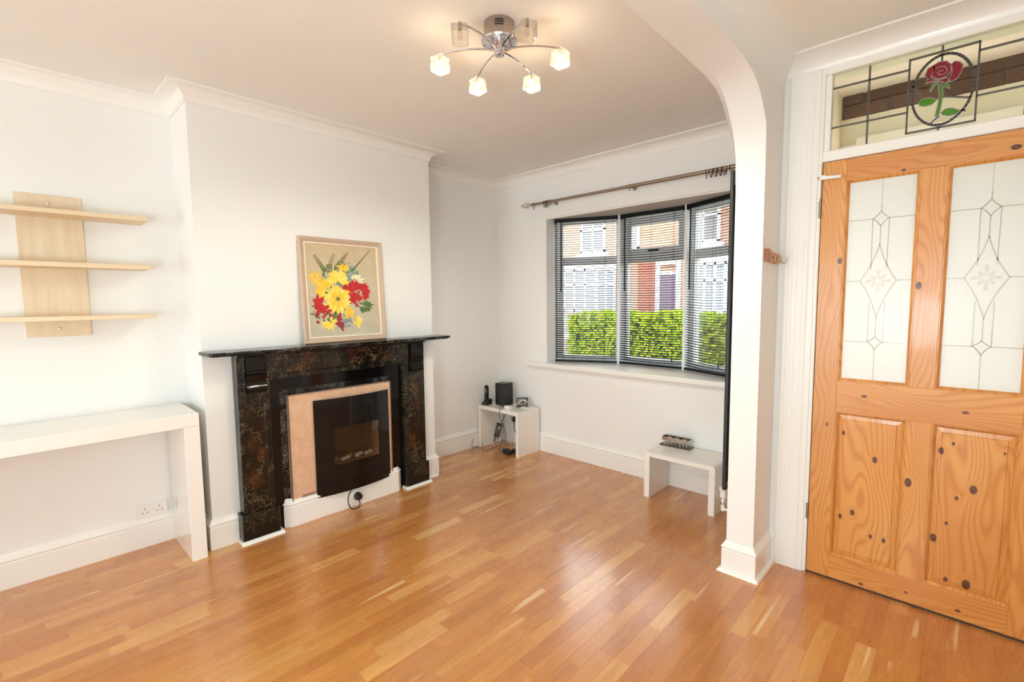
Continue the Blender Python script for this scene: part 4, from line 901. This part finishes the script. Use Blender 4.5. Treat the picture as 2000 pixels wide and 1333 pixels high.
bm = BM(); box(bm, 0.006, 0.013, -0.0158, -0.0150, 0.085, 0.112, mx=mb); box(bm, -0.006, 0.0, -0.0158, -0.0150, 0.078, 0.086, mx=mb); emit('sticker', bm, M['plastic'], pb)
bm = BM(); tube(bm, [mb @ Vector((-0.01, 0, 0)), mb @ Vector((-0.014, 0, -0.035)), mb @ Vector((-0.012, 0.01, -0.055))], .0045, 8); emit('lead_stub', bm, M['black'], pb)
fa = thing('plug_adapter', 'cluster of black plug-in adapters lying on the floor under the corner table', 'adapter', (-2.93, 2.985, 0))
for (cx, cy_, w_, d_, h_, rz) in ((-2.955, 3.01, .075, .05, .030, 38), (-2.905, 2.985, .07, .045, .036, -20), (-2.885, 3.05, .05, .05, .034, 15)):
    m_ = Matrix.Translation((cx, cy_, 0)) @ Matrix.Rotation(math.radians(rz), 4, 'Z'); bm = BM(); prism(bm, [(-w_/2, 0.0005), (w_/2, 0.0005), (w_/2*.8, h_), (-w_/2*.9, h_)], -d_/2, d_/2, 'y', mx=m_); ab = emit('adapter_block', bm, M['black'], fa, bevel=0.004, seg=2)
    bm = BM(); box(bm, -w_*.2, w_*.2, -d_*.2, d_*.2, h_, h_+0.0012, mx=m_); emit('label_patch', bm, M['rad'], ab)
socket_plate('wall_socket', 'double white socket on the window wall inside the corner table', (-3.045, BW, 0.200), (-1, 0, 0), (0, -1, 0), 2)
bp = thing('plug', 'black plug in the socket inside the corner table', 'plug', (-3.08, 3.25, 0.24))
boxo('plug_body', (-3.10, -3.055, 3.232, 3.269, 0.215, 0.260), M['black'], bp, bevel=0.006, seg=2)
bm = BM(); tube(bm, spline([(-3.078, 3.25, .216), (-3.078, 3.245, .18), (-3.05, 3.235, .12), (-2.98, 3.232, .05), (-2.93, 3.225, .01)], 5), .003, 7); emit('flex', bm, M['black'], bp)
# candle holder
H0 = 0.318
ch_ = thing('tealight_holder', 'metal tray tealight holder on short legs over a glass base, on the lower table', 'candle holder', (-1.46, 3.215, H0))
boxo('glass_base', (-1.572, -1.348, 3.172, 3.250, H0, H0+0.006), M['baseglass'], ch_, bevel=0.001)
for x in (-1.535, -1.512, -1.489, -1.425, -1.402, -1.379):
    for y in (3.190, 3.232):
        if y > 3.2 and x in (-1.512, -1.402): continue
        bm = BM(); lathe(bm, [(0.0032, H0+0.006), (0.0032, H0+0.036)], (x, y, 0), 8); emit('leg', bm, M['steel'], ch_)
bm = BM(); sweep(bm, [(-1.555, 3.182), (-1.362, 3.182), (-1.362, 3.240), (-1.555, 3.240)], [(0, H0+0.036), (0, H0+0.062), (0.0015, H0+0.062), (0.0015, H0+0.036)], closed=True); box(bm, -1.555, -1.362, 3.182, 3.240, H0+0.035, H0+0.037)
emit('tray', bm, M['steel'], ch_)
boxo('dark_lining', (-1.552, -1.365, 3.185, 3.237, H0+0.037, H0+0.040), M['darkmetal'], ch_)
for x, wh in ((-1.515, 'left'), (-1.4585, 'middle'), (-1.402, 'right')):
    c = thing('tealight', wh+' silver cased tealight in the metal tray on the lower table', 'candle', (x, 3.211, H0+0.040), 'tealights in the metal tray')
    bm = BM(); lathe(bm, [(0.018, 0), (0.019, 0.016), (0.0175, 0.016), (0.017, 0.011)], (x, 3.211, H0+0.040), 20); emit('cup', bm, M['chrome'], c, smooth=True)
    bm = BM(); lathe(bm, [(0.0165, 0.004), (0.0165, 0.011), (0.002, 0.0125), (0.001, 0.018)], (x, 3.211, H0+0.040), 16); emit('wax', bm, M['cream'], c, smooth=True)
# ================================================================== CURTAIN POLE
PY, PZ = 3.200, 2.182
cpz = thing('curtain_pole', 'satin metal curtain pole with a wire cage finial above the bay window', 'curtain pole', (-1.885, PY, PZ))
def xtube(nm, x0, x1, r, mat, par, y=PY, z=PZ):
    bm = BM(); tube(bm, [(x0, y, z), (x1, y, z)], r, 14); return emit(nm, bm, M[mat], par, smooth=True)
xtube('pole', -2.70, -1.85, 0.0115, 'pole', cpz); xtube('pole', -1.87, -0.98, 0.0135, 'pole', cpz)
bm = BM()
for k in range(4):
    pts = []
    for i in range(17):
        t_ = i/16; a = k*PI/2+t_*PI*1.1; r = 0.021*math.sin(PI*t_)+0.0015; pts.append((-2.915+0.105*t_, PY+r*math.cos(a), PZ+0.006+r*math.sin(a)))
    tube(bm, pts, 0.0024, 6)
blob(bm, (-2.918, PY, PZ+0.006), (.006, .005, .005), 1)
fin = emit('finial', bm, M['pole'], cpz, smooth=True)
bm = BM(); mxx = Matrix.Translation((-2.81, PY, PZ)) @ Matrix.Rotation(PI/2, 4, 'Y')
lathe(bm, [(0.004, 0), (0.011, 0.004), (0.011, 0.012), (0.007, 0.020), (0.010, 0.030), (0.0125, 0.045), (0.0125, 0.075), (0.010, 0.11)], (0, 0, 0), 14, mx=mxx); emit('finial_collar', bm, M['pole'], cpz, smooth=True)
for x in (-2.585, -1.845, -1.02):
    bm = BM(); tube(bm, [(x, BW-0.001, PZ-0.004), (x, PY, PZ-0.004)], 0.006, 8); lathe(bm, [(0.016, 0), (0.016, 0.004), (0.007, 0.007)], (0, 0, 0), 14, mx=Matrix.Translation((x, BW-0.0005, PZ-0.004)) @ Matrix.Rotation(PI/2, 4, 'X'))
    tube(bm, [(x-0.008, PY, PZ), (x+0.008, PY, PZ)], 0.0155, 12); tube(bm, [(x, PY, PZ-0.014), (x, PY, PZ-0.032)], 0.004, 8); emit('bracket', bm, M['pole'], cpz, smooth=True)
def ring_things():
    xs = [(-1.285, 4), (-1.262, -10), (-1.248, 14), (-1.233, -6), (-1.218, 10), (-1.204, -14), (-1.190, 8), (-1.176, -4), (-1.160, 12), (-1.133, -9)]
    out = []
    ords = ('leftmost', 'second', 'third', 'fourth', 'fifth', 'sixth', 'seventh', 'eighth', 'ninth', 'rightmost')
    for i, (x, ang) in enumerate(xs): out.append((x, ang, ords[i]+(' dark curtain ring in the bunch beside the arch post' if i in (0, 9) else ' dark curtain ring from the left in the bunch beside the arch post'), 'curtain rings bunched at the right'))
    for i, (x, ang) in enumerate(((-2.655, 3), (-2.641, -5), (-2.627, 6), (-2.612, 0))): out.append((x, ang, ('leftmost', 'second', 'third', 'rightmost')[i]+(' dark curtain ring of the cluster by the left pole bracket' if i in (0, 3) else ' dark curtain ring from the left in the cluster by the left pole bracket'), 'curtain rings by the left bracket'))
    out.append((-2.775, 4, 'single dark curtain ring hanging next to the cage finial', None))
    proto = {}
    for x, ang, lab, grp in out:
        m_ = Matrix.Translation((x, PY, PZ-0.007)) @ Matrix.Rotation(math.radians(ang), 4, 'Z') @ Matrix.Rotation(math.radians(ang*0.6), 4, 'Y')
        t = thing('curtain_ring', lab, 'curtain ring', (x, PY, PZ+0.012), grp)
        bm = BM(); n = 18; R0 = 0.0195; rows = []
        for i in range(n):
            a = 2*PI*i/n; rows.append([bm.verts.new(m_ @ Vector((0.0022*math.cos(2*PI*j/6), (R0+0.0022*math.sin(2*PI*j/6))*math.cos(a), (R0+0.0022*math.sin(2*PI*j/6))*math.sin(a)))) for j in range(6)])
        for i in range(n):
            for j in range(6): bm.faces.new((rows[i][j], rows[(i+1) % n][j], rows[(i+1) % n][(j+1) % 6], rows[i][(j+1) % 6]))
        emit('ring', bm, M['darkmetal'], t, smooth=True)
        bm = BM(); tube(bm, [m_ @ Vector((0, 0, -0.021)), m_ @ Vector((0, 0, -0.027)), m_ @ Vector((0, 0.003, -0.035))], [0.002, 0.0032, 0.0035], 6); emit('eyelet', bm, M['darkmetal'], t)
ring_things()
# ================================================================== BLINDS
def blind(k, label, sag, cordx, tilt):
    a, b = Vector(P[k]), Vector(P[k+1]); mx, L = seg_mx(a, b); g = 0.016; i0, i1 = (0.004 if k == 0 else g), L-(0.004 if k == 2 else g)
    ctr = (a+b)/2; t = thing('venetian_blind', label, 'blind', (ctr.x, ctr.y, 0.808), 'black venetian blinds in the bay')
    def B(nm, x0, x1, y0, y1, z0, z1, **kw):
        bm = BM(); box(bm, x0, x1, y0, y1, z0, z1, mx=mx); return emit(nm, bm, M['blind'], t, **kw)
    B('headrail', i0, i1, -0.013, 0.014, 2.036, 2.066, bevel=0.002)
    for e in (i0, i1-0.004): B('end_bracket', e-0.001, e+0.005, -0.016, 0.017, 2.030, 2.068)
    bm = BM(); prism(bm, [(-0.013, 0.812), (0.013, 0.812), (0.015, 0.817), (0.012, 0.828), (-0.012, 0.828), (-0.015, 0.817)], i0, i1, 'x', mx=mx); emit('bottom_rail', bm, M['blind'], t)
    # one slat: crowned strip, outer edge higher
    zt = 2.020; pitch = 0.0195; n = int((zt-0.842)/pitch)+1
    tl = math.tan(math.radians(tilt)); cross = [(-0.0125, -0.0), (-0.006, 0.0020), (0.0, 0.0027), (0.006, 0.0020), (0.0125, 0.0)]
    bm = BM(); segs = 10; rows = []
    for i in range(segs+1):
        s = i/segs; x = i0+0.002+(i1-i0-0.004)*s; dz = -sag*4*s*(1-s)
        top = [bm.verts.new(mx @ Vector((x, y, zt+c-y*tl+dz))) for y, c in cross]; bot = [bm.verts.new(mx @ Vector((x, y, zt+c-y*tl+dz-0.0005))) for y, c in cross]; rows.append(top+bot[::-1])
    for r0, r1 in zip(rows, rows[1:]):
        for j in range(len(r0)): bm.faces.new((r0[j], r0[(j+1) % len(r0)], r1[(j+1) % len(r0)], r1[j]))
    bm.faces.new(rows[0][::-1]); bm.faces.new(rows[-1])
    s0 = emit('slat', bm, M['blind'], t)
    for j in range(1, n): dup(s0, t, (0, 0, -pitch*j))
    for c in (0.10, L/2, L-0.10) if k != 0 else (0.075, L-0.12):
        bm = BM()
        for y in (-0.0135, 0.0135): tube(bm, [mx @ Vector((c, y, 2.036)), mx @ Vector((c, y, 0.826))], 0.0008, 5)
        emit('ladder_cord', bm, M['blind'], t)
    bm = BM(); tube(bm, [mx @ Vector((0.062, 0.020, 2.045)), mx @ Vector((0.062, 0.021, 1.43))], 0.005, 8); emit('tilt_wand', bm, M['blind'], t)
    zc = 0.90; xc = L-cordx
    bm = BM(); tube(bm, [mx @ Vector((xc, 0.019, 2.036)), mx @ Vector((xc, 0.020, zc))], 0.0007, 5); lc = emit('lift_cord', bm, M['blind'], t)
    bm = BM(); q = mx @ Vector((xc, 0.0205, 0)); lathe(bm, [(0.002, zc), (0.005, zc-0.012), (0.006, zc-0.036), (0.003, zc-0.038)], (q.x, q.y, 0), 8); emit('tassel', bm, M['black'], lc)
blind(0, 'left black venetian blind angled in the bay window', 0.003, 0.055, 15)
blind(1, 'middle black venetian blind across the front of the bay window', 0.006, 0.09, 15)
blind(2, 'right black venetian blind angled behind the arch post', 0.014, 0.2, 4)
# ================================================================== OTHER WALL ITEMS
bpn = thing('blank_plate', 'small square white blanking plate high beside the curtain pole', 'plate', (-3.232, BW, 2.168))
boxo('face_plate', (-3.275, -3.189, BW-0.010, BW, 2.168, 2.254), M['plastic'], bpn, bevel=0.003, seg=2)
bm = BM()
for x in (-3.262, -3.202): lathe(bm, [(0.0035, 0), (0.003, 0.001)], (0, 0, 0), 10, mx=Matrix.Translation((x, BW-0.010, 2.211)) @ Matrix.Rotation(PI/2, 4, 'X'))
emit('screw_head', bm, M['cablew'], bpn)
rd = thing('radiator', 'tall black vertical radiator edge on beside the arch post', 'radiator', (-0.885, 2.78, 0.34))
for j in range(7): boxo('column', (-0.908, -0.888, 2.555+j*0.068, 2.555+j*0.068+0.058, 0.345, 2.000), M['rad'], rd, bevel=0.005, seg=2)
for z in (0.385, 1.94): bm = BM(); tube(bm, [(-0.883, 2.56, z), (-0.883, 3.02, z)], 0.012, 10); emit('header_pipe', bm, M['rad'], rd, smooth=True)
for z in (0.5, 1.8):
    for y in (2.62, 2.95): boxo('wall_bracket', (-0.892, AX_C, y, y+0.02, z, z+0.03), M['rad'], rd)
rv = thing('radiator_valve', 'white plastic radiator valve below the black radiator', 'valve', (-0.905, 2.60, 0.0))
bm = BM(); tube(bm, [(AX_C-0.001, 2.60, 0.225), (-0.915, 2.60, 0.225)], 0.007, 8); lathe(bm, [(0.004, 0.212), (0.010, 0.216), (0.010, 0.25), (0.012, 0.25), (0.012, 0.27), (0.008, 0.275), (0.010, 0.285), (0.0165, 0.292), (0.0175, 0.33), (0.021, 0.334), (0.021, 0.342), (0.003, 0.344)], (-0.915, 2.60, 0), 16); emit('valve_body', bm, M['plastic'], rv, smooth=True)
bm = BM(); lathe(bm, [(0.0125, 0.251), (0.0135, 0.26), (0.0125, 0.269)], (-0.915, 2.60, 0), 12); emit('nut', bm, M['chrome'], rv, smooth=True)
kr = thing('key_rack', 'small carved wooden key rack with a hook on the arch post', 'key rack', (AX_H, 2.551, 1.53))
bm = BM(); prism(bm, [(2.425, 1.530), (2.455, 1.530), (2.485, 1.528), (2.587, 1.524), (2.617, 1.528), (2.633, 1.545), (2.623, 1.562), (2.593, 1.570), (2.515, 1.574), (2.473, 1.580), (2.425, 1.584)], AX_H, AX_H+0.018, 'x'); emit('plaque', bm, plain('carved_oak', 'b98a58', 0.5, grain=0.3), kr, bevel=0.003)
bm = BM(); box(bm, AX_H-0.001, AX_H+0.020, 2.423, 2.45, 1.529, 1.585); emit('end_block', bm, plain('red_brown_wood', '9c5a2c', 0.4), kr, bevel=0.002)
for j, y in enumerate((2.499, 2.533, 2.563, 2.593)): bm = BM(); blob(bm, (AX_H+0.018, y, 1.549-0.001*j), (.003, .010, .009), 1); emit('carved_boss', bm, plain('dark_carving', 'e0bd96' if j % 2 else '6a4228', 0.5), kr, smooth=True)
bm = BM(); tube(bm, spline([(AX_H+0.014, 2.612, 1.538), (AX_H+0.026, 2.622, 1.529), (AX_H+0.040, 2.629, 1.532), (AX_H+0.046, 2.632, 1.553)], 5), 0.0028, 8); emit('hook', bm, M['chrome'], kr, smooth=True)
rs = thing('door_restrictor', 'white bracket with a short arm across the top left of the pine door', 'door fitting', (-0.535, DW, 1.81))
boxo('mounting_plate', (-0.543, -0.530, DW-0.014, DW-0.002, 1.812, 1.972), M['plastic'], rs, bevel=0.002)
boxo('foot', (-0.546, -0.531, DW-0.020, DW-0.004, 1.800, 1.818), M['plastic'], rs, bevel=0.003)
bm = BM(); prism(bm, [(-0.546, 1.900), (-0.528, 1.900), (-0.452, 1.897), (-0.450, 1.910), (-0.50, 1.913), (-0.530, 1.923), (-0.546, 1.921)], DW-0.024, DW-0.012, 'y'); emit('arm', bm, M['plastic'], rs, bevel=0.002)
bm = BM(); lathe(bm, [(0.006, 0), (0.005, 0.005), (0.001, 0.006)], (0, 0, 0), 12, mx=Matrix.Translation((-0.539, DW-0.024, 1.909)) @ Matrix.Rotation(PI/2, 4, 'X')); emit('pivot', bm, M['brass'], rs, smooth=True)
# ================================================================== CEILING LIGHT
LX, LY = -1.428, 1.443
cl = thing('ceiling_light', 'chrome six arm ceiling light with glass cube shades', 'ceiling light', (LX, LY, CEIL))
def lth(nm, prof, mat, n=32):
    bm = BM(); lathe(bm, [(r, CEIL+z) for r, z in prof], (LX, LY, 0), n); return emit(nm, bm, M[mat], cl, smooth=True)
cn = lth('canopy', [(0.060, 0.0), (0.0615, -0.002), (0.0615, -0.062), (0.058, -0.064)], 'steel')
for j in range(3):
    bm = BM(); a0 = math.atan2(-LY, -LX)
    pts = [(LX+0.0618*math.cos(a0+a), LY+0.0618*math.sin(a0+a), CEIL-0.016-j*0.009) for a in [math.radians(-16+4*i) for i in range(9)]]; tube(bm, pts, 0.0022, 6); emit('vent_slot', bm, M['black'], cn)
lth('reflector_dish', [(0.050, -0.062), (0.071, -0.066), (0.0735, -0.070), (0.070, -0.076), (0.03, -0.066), (0.022, -0.067)], 'chrome')
lth('hub', [(0.021, -0.064), (0.021, -0.118), (0.019, -0.125), (0.012, -0.127)], 'chrome', 24)
ZA = CEIL-0.100; RC = 0.244; ZC = 2.321; CS = 0.0295
for i in range(6):
    a = math.radians(39+60*i); ca, sa = math.cos(a), math.sin(a); lit = i not in (4, 5)
    bm = BM(); tube(bm, spline([(LX+r*ca, LY+r*sa, z) for r, z in ((0.016, ZA-0.004), (0.06, ZA+0.004), (0.12, ZA+0.007), (0.18, ZA+0.003), (0.225, ZA-0.004), (RC, ZA-0.009))], 4), 0.0036, 8); emit('arm', bm, M['chrome'], cl, smooth=True)
    cxx, cyy = LX+RC*ca, LY+RC*sa; mc = Matrix.Translation((cxx, cyy, ZC)) @ Matrix.Rotation((0.05, 0.1, -0.12, 0.16, -PI/4, -PI/4+0.3)[i], 4, 'Z')
    bm = BM(); o = CS
    vo = box(bm, -o, o, -o, o, -o, o, mx=mc); q = emit('glass_shade', bm, M['crystal'], cl, bevel=0.005, seg=1)
    bm = BM(); lathe(bm, [(0.006, ZC+CS-0.012), (0.007, ZC+CS), (0.007, ZC+CS+0.012), (0.0045, ZC+CS+0.016)], (cxx, cyy, 0), 12); emit('cap', bm, M['steel'], q, smooth=True)
    bm = BM(); lathe(bm, [(0.003, ZC-0.018), (0.0085, ZC-0.012), (0.0085, ZC+0.012), (0.005, ZC+CS-0.012)], (cxx, cyy, 0), 12); emit('bulb', bm, M['bulb'] if lit else M['crystal'], q, smooth=True)
    if lit: lamp('bulb_light', 'POINT', (cxx, cyy, ZC-0.002), 2.6, (1.0, 0.74, 0.44), shadow_soft_size=0.012); lamp('bulb_beam', 'SPOT', (cxx, cyy, ZC-0.034), 16, (1.0, 0.97, 0.84), shadow_soft_size=0.02, spot_size=math.radians(170), spot_blend=0.5)
# ================================================================== OUTSIDE
GZ = -0.25
bm = BM(); box(bm, -30, 25, 3.75, 7.2, GZ-0.2, GZ); struct('trim_14', bm, M['paving'], 'pinkish paved front garden outside the window', 'paving')
bm = BM(); box(bm, -40, 30, 7.2, 30, GZ-0.2, GZ-0.02); struct('trim_15', bm, M['tarmac'], 'pale street surface beyond the hedge', 'road')
hd = thing('hedge', 'bright yellow green clipped hedge outside the bay window', 'hedge', (-1.6, 5.35, GZ))
HX0, HX1, HY0, HY1, HZ = -3.78, 1.4, 5.05, 5.75, 1.17
boxo('hedge_core', (HX0+0.06, HX1, HY0+0.06, HY1-0.06, GZ, HZ-0.07), M['twig'], hd)
bm = BM(); rh = random.Random(9)
def leaf(c, nrm):
    n = Vector(nrm)+Vector((rh.uniform(-.9, .9), rh.uniform(-.9, .9), rh.uniform(-.6, .9))); n.normalize(); t1 = n.orthogonal().normalized(); t1 = Matrix.Rotation(rh.uniform(0, 6.3), 3, n) @ t1; t2 = n.cross(t1)
    L = rh.uniform(.022, .038); W = L*.5; c = Vector(c)
    bm.faces.new([bm.verts.new(c+v) for v in (-t1*L, t2*W, t1*L, -t2*W)])
for k in range(26000):
    u = rh.random(); x = rh.uniform(HX0, HX1 if rh.random() < 0.3 else 0.0); wob = 0.03*math.sin(x*7)+0.02*math.sin(x*17)
    if u < 0.28: leaf((x, rh.uniform(HY0, HY1), HZ+wob*0.6+rh.uniform(-.05, .035)), (0, 0, 1))
    elif u < 0.85: leaf((x, HY0+wob*0.5+rh.uniform(-.03, .05), rh.uniform(GZ, HZ)), (0, -1, 0.2))
    else: leaf((HX0+rh.uniform(-.04, .06)+0.03*math.sin(7*u), rh.uniform(HY0, HY1), rh.uniform(GZ, HZ)), (-1, 0, 0))
tag(emit('foliage', bm, M['leaf'], hd, recalc=False), kind='stuff')
gw = thing('garden_wall', 'low pink brick garden wall left of the hedge outside', 'wall', (-5.0, 5.5, GZ))
boxo('mortar_core', (-6.4, -3.9, 5.42, 5.58, GZ, 0.80), M['paving'], gw)
for r_ in range(14):
    x = -5.6-(0.11 if r_ % 2 else 0)
    while x < -3.92:
        boxo('brick', (x, min(x+0.215, -3.9), 5.412, 5.45, GZ+r_*0.075+0.005, GZ+r_*0.075+0.07), M['brickpink'], gw); x += 0.225
boxo('coping', (-6.4, -3.88, 5.38, 5.62, 0.80, 0.87), M['render'], gw)
FY = 14.0
def house(x0, x1, label, bay, ups, dr, band):
    h = thing('terraced_house', label, 'house', ((x0+x1)/2, FY+1, GZ), 'terraced houses across the street')
    boxo('front_wall', (x0, x1, FY, FY+3.5, GZ, 5.6), M['brickfar'], h)
    bm = BM(); prism(bm, [(FY-0.3, 5.6), (FY+3.8, 5.6), (FY+1.8, 7.6)], x0, x1, 'x'); emit('roof', bm, M['slate'], h)
    for a, b, z0, z1 in ups:
        f = BM()
        for q in ((a, a+.08, z0, z1), (b-.08, b, z0, z1), (a, b, z0, z0+.08), (a, b, z1-.08, z1), (a, b, (z0+z1)/2-.03, (z0+z1)/2+.03), ((a+b)/2-.02, (a+b)/2+.02, z0, z1)): box(f, q[0], q[1], FY-0.06, FY+0.02, q[2], q[3])
        wf = emit('window_frame', f, M['upvc'], h); boxo('pane', (a+.05, b-.05, FY-0.012, FY+0.01, z0+.05, z1-.05), M['screen'], wf)
        boxo('window_sill', (a-.12, b+.12, FY-0.14, FY+0.02, z0-.14, z0), M['frame'], h); boxo('lintel', (a-.1, b+.1, FY-0.03, FY+0.02, z1, z1+.22), M['render'], h)
    a, b, z0, z1 = bay; c = 0.55
    bw = BM(); prism(bw, [(a, FY), (a+c*.6, FY-c), (b-c*.6, FY-c), (b, FY)], GZ, z0); emit('bay_base', bw, M['paving'], h)
    bw = BM(); prism(bw, [(a-.08, FY), (a+c*.6-.05, FY-c-.1), (b-c*.6+.05, FY-c-.1), (b+.08, FY)], z1, z1+.28); emit('bay_roof', bw, M['frame'], h)
    f = BM(); pts = [(a, FY), (a+c*.6, FY-c), (b-c*.6, FY-c), (b, FY)]
    gp = BM()
    for p0, p1 in zip(pts, pts[1:]):
        mx, L = seg_mx(p0, p1); nn = 4 if L > 0.9 else 2
        for j in range(nn+1): box(f, L*j/nn-.035, L*j/nn+.035, -.03, .05, z0, z1, mx=mx)
        for zz in (z0, z0+(z1-z0)*.62, z1-.07): box(f, 0, L, -.03, .05, zz, zz+.07, mx=mx)
        box(gp, 0, L, -.02, 0.0, z0, z1, mx=mx)
    wf = emit('bay_window_frame', f, M['upvc'], h); emit('pane', gp, M['curt'], wf)
    a, b = dr; d = boxo('front_door', (a, b, FY-0.03, FY+0.02, GZ, 2.1), M['darkdoor'], h); fr = BM()
    box(fr, a-.14, a, FY-.06, FY+.02, GZ, 2.5); box(fr, b, b+.14, FY-.06, FY+.02, GZ, 2.5); box(fr, a, b, FY-.06, FY+.02, 2.38, 2.5); box(fr, a, b, FY-.06, FY+.02, 2.1, 2.18); emit('door_frame', fr, M['upvc'], h)
    if band: boxo('brick_pier', (band[0], band[1], FY-0.12, FY+0.02, GZ, 2.55), M['brickred'], h)
M['curt'] = plain('net_curtained_glass', '8b949c', 0.3); M['darkdoor'] = plain('dark_purple_door', '4a3a48', 0.4)
house(-12.2, -8.35, 'brick terraced house with a white bay opposite the left blind', (-11.0, -8.62, 0.95, 2.38), ((-9.95, -8.95, 2.95, 4.5), (-11.9, -11.0, 2.95, 4.5)), (-11.95, -11.2), None)
house(-8.35, -3.2, 'brick terraced house with a dark door opposite the middle and right blinds', (-6.0, -4.2, 0.95, 2.35), ((-8.1, -7.7, 2.95, 4.5), (-6.15, -5.2, 2.95, 4.5)), (-6.98, -6.45), (-7.68, -7.12))
house(-3.2, 1.2, 'brick terraced house opposite the arch post, farthest right', (-0.9, 0.9, 0.95, 2.35), ((-2.8, -1.9, 2.95, 4.5),), (-2.6, -1.8), None)
house(-17.0, -12.2, 'brick terraced house farthest left across the street', (-15.6, -13.2, 0.95, 2.38), ((-14.9, -14.0, 2.95, 4.5),), (-12.95, -12.4), None)
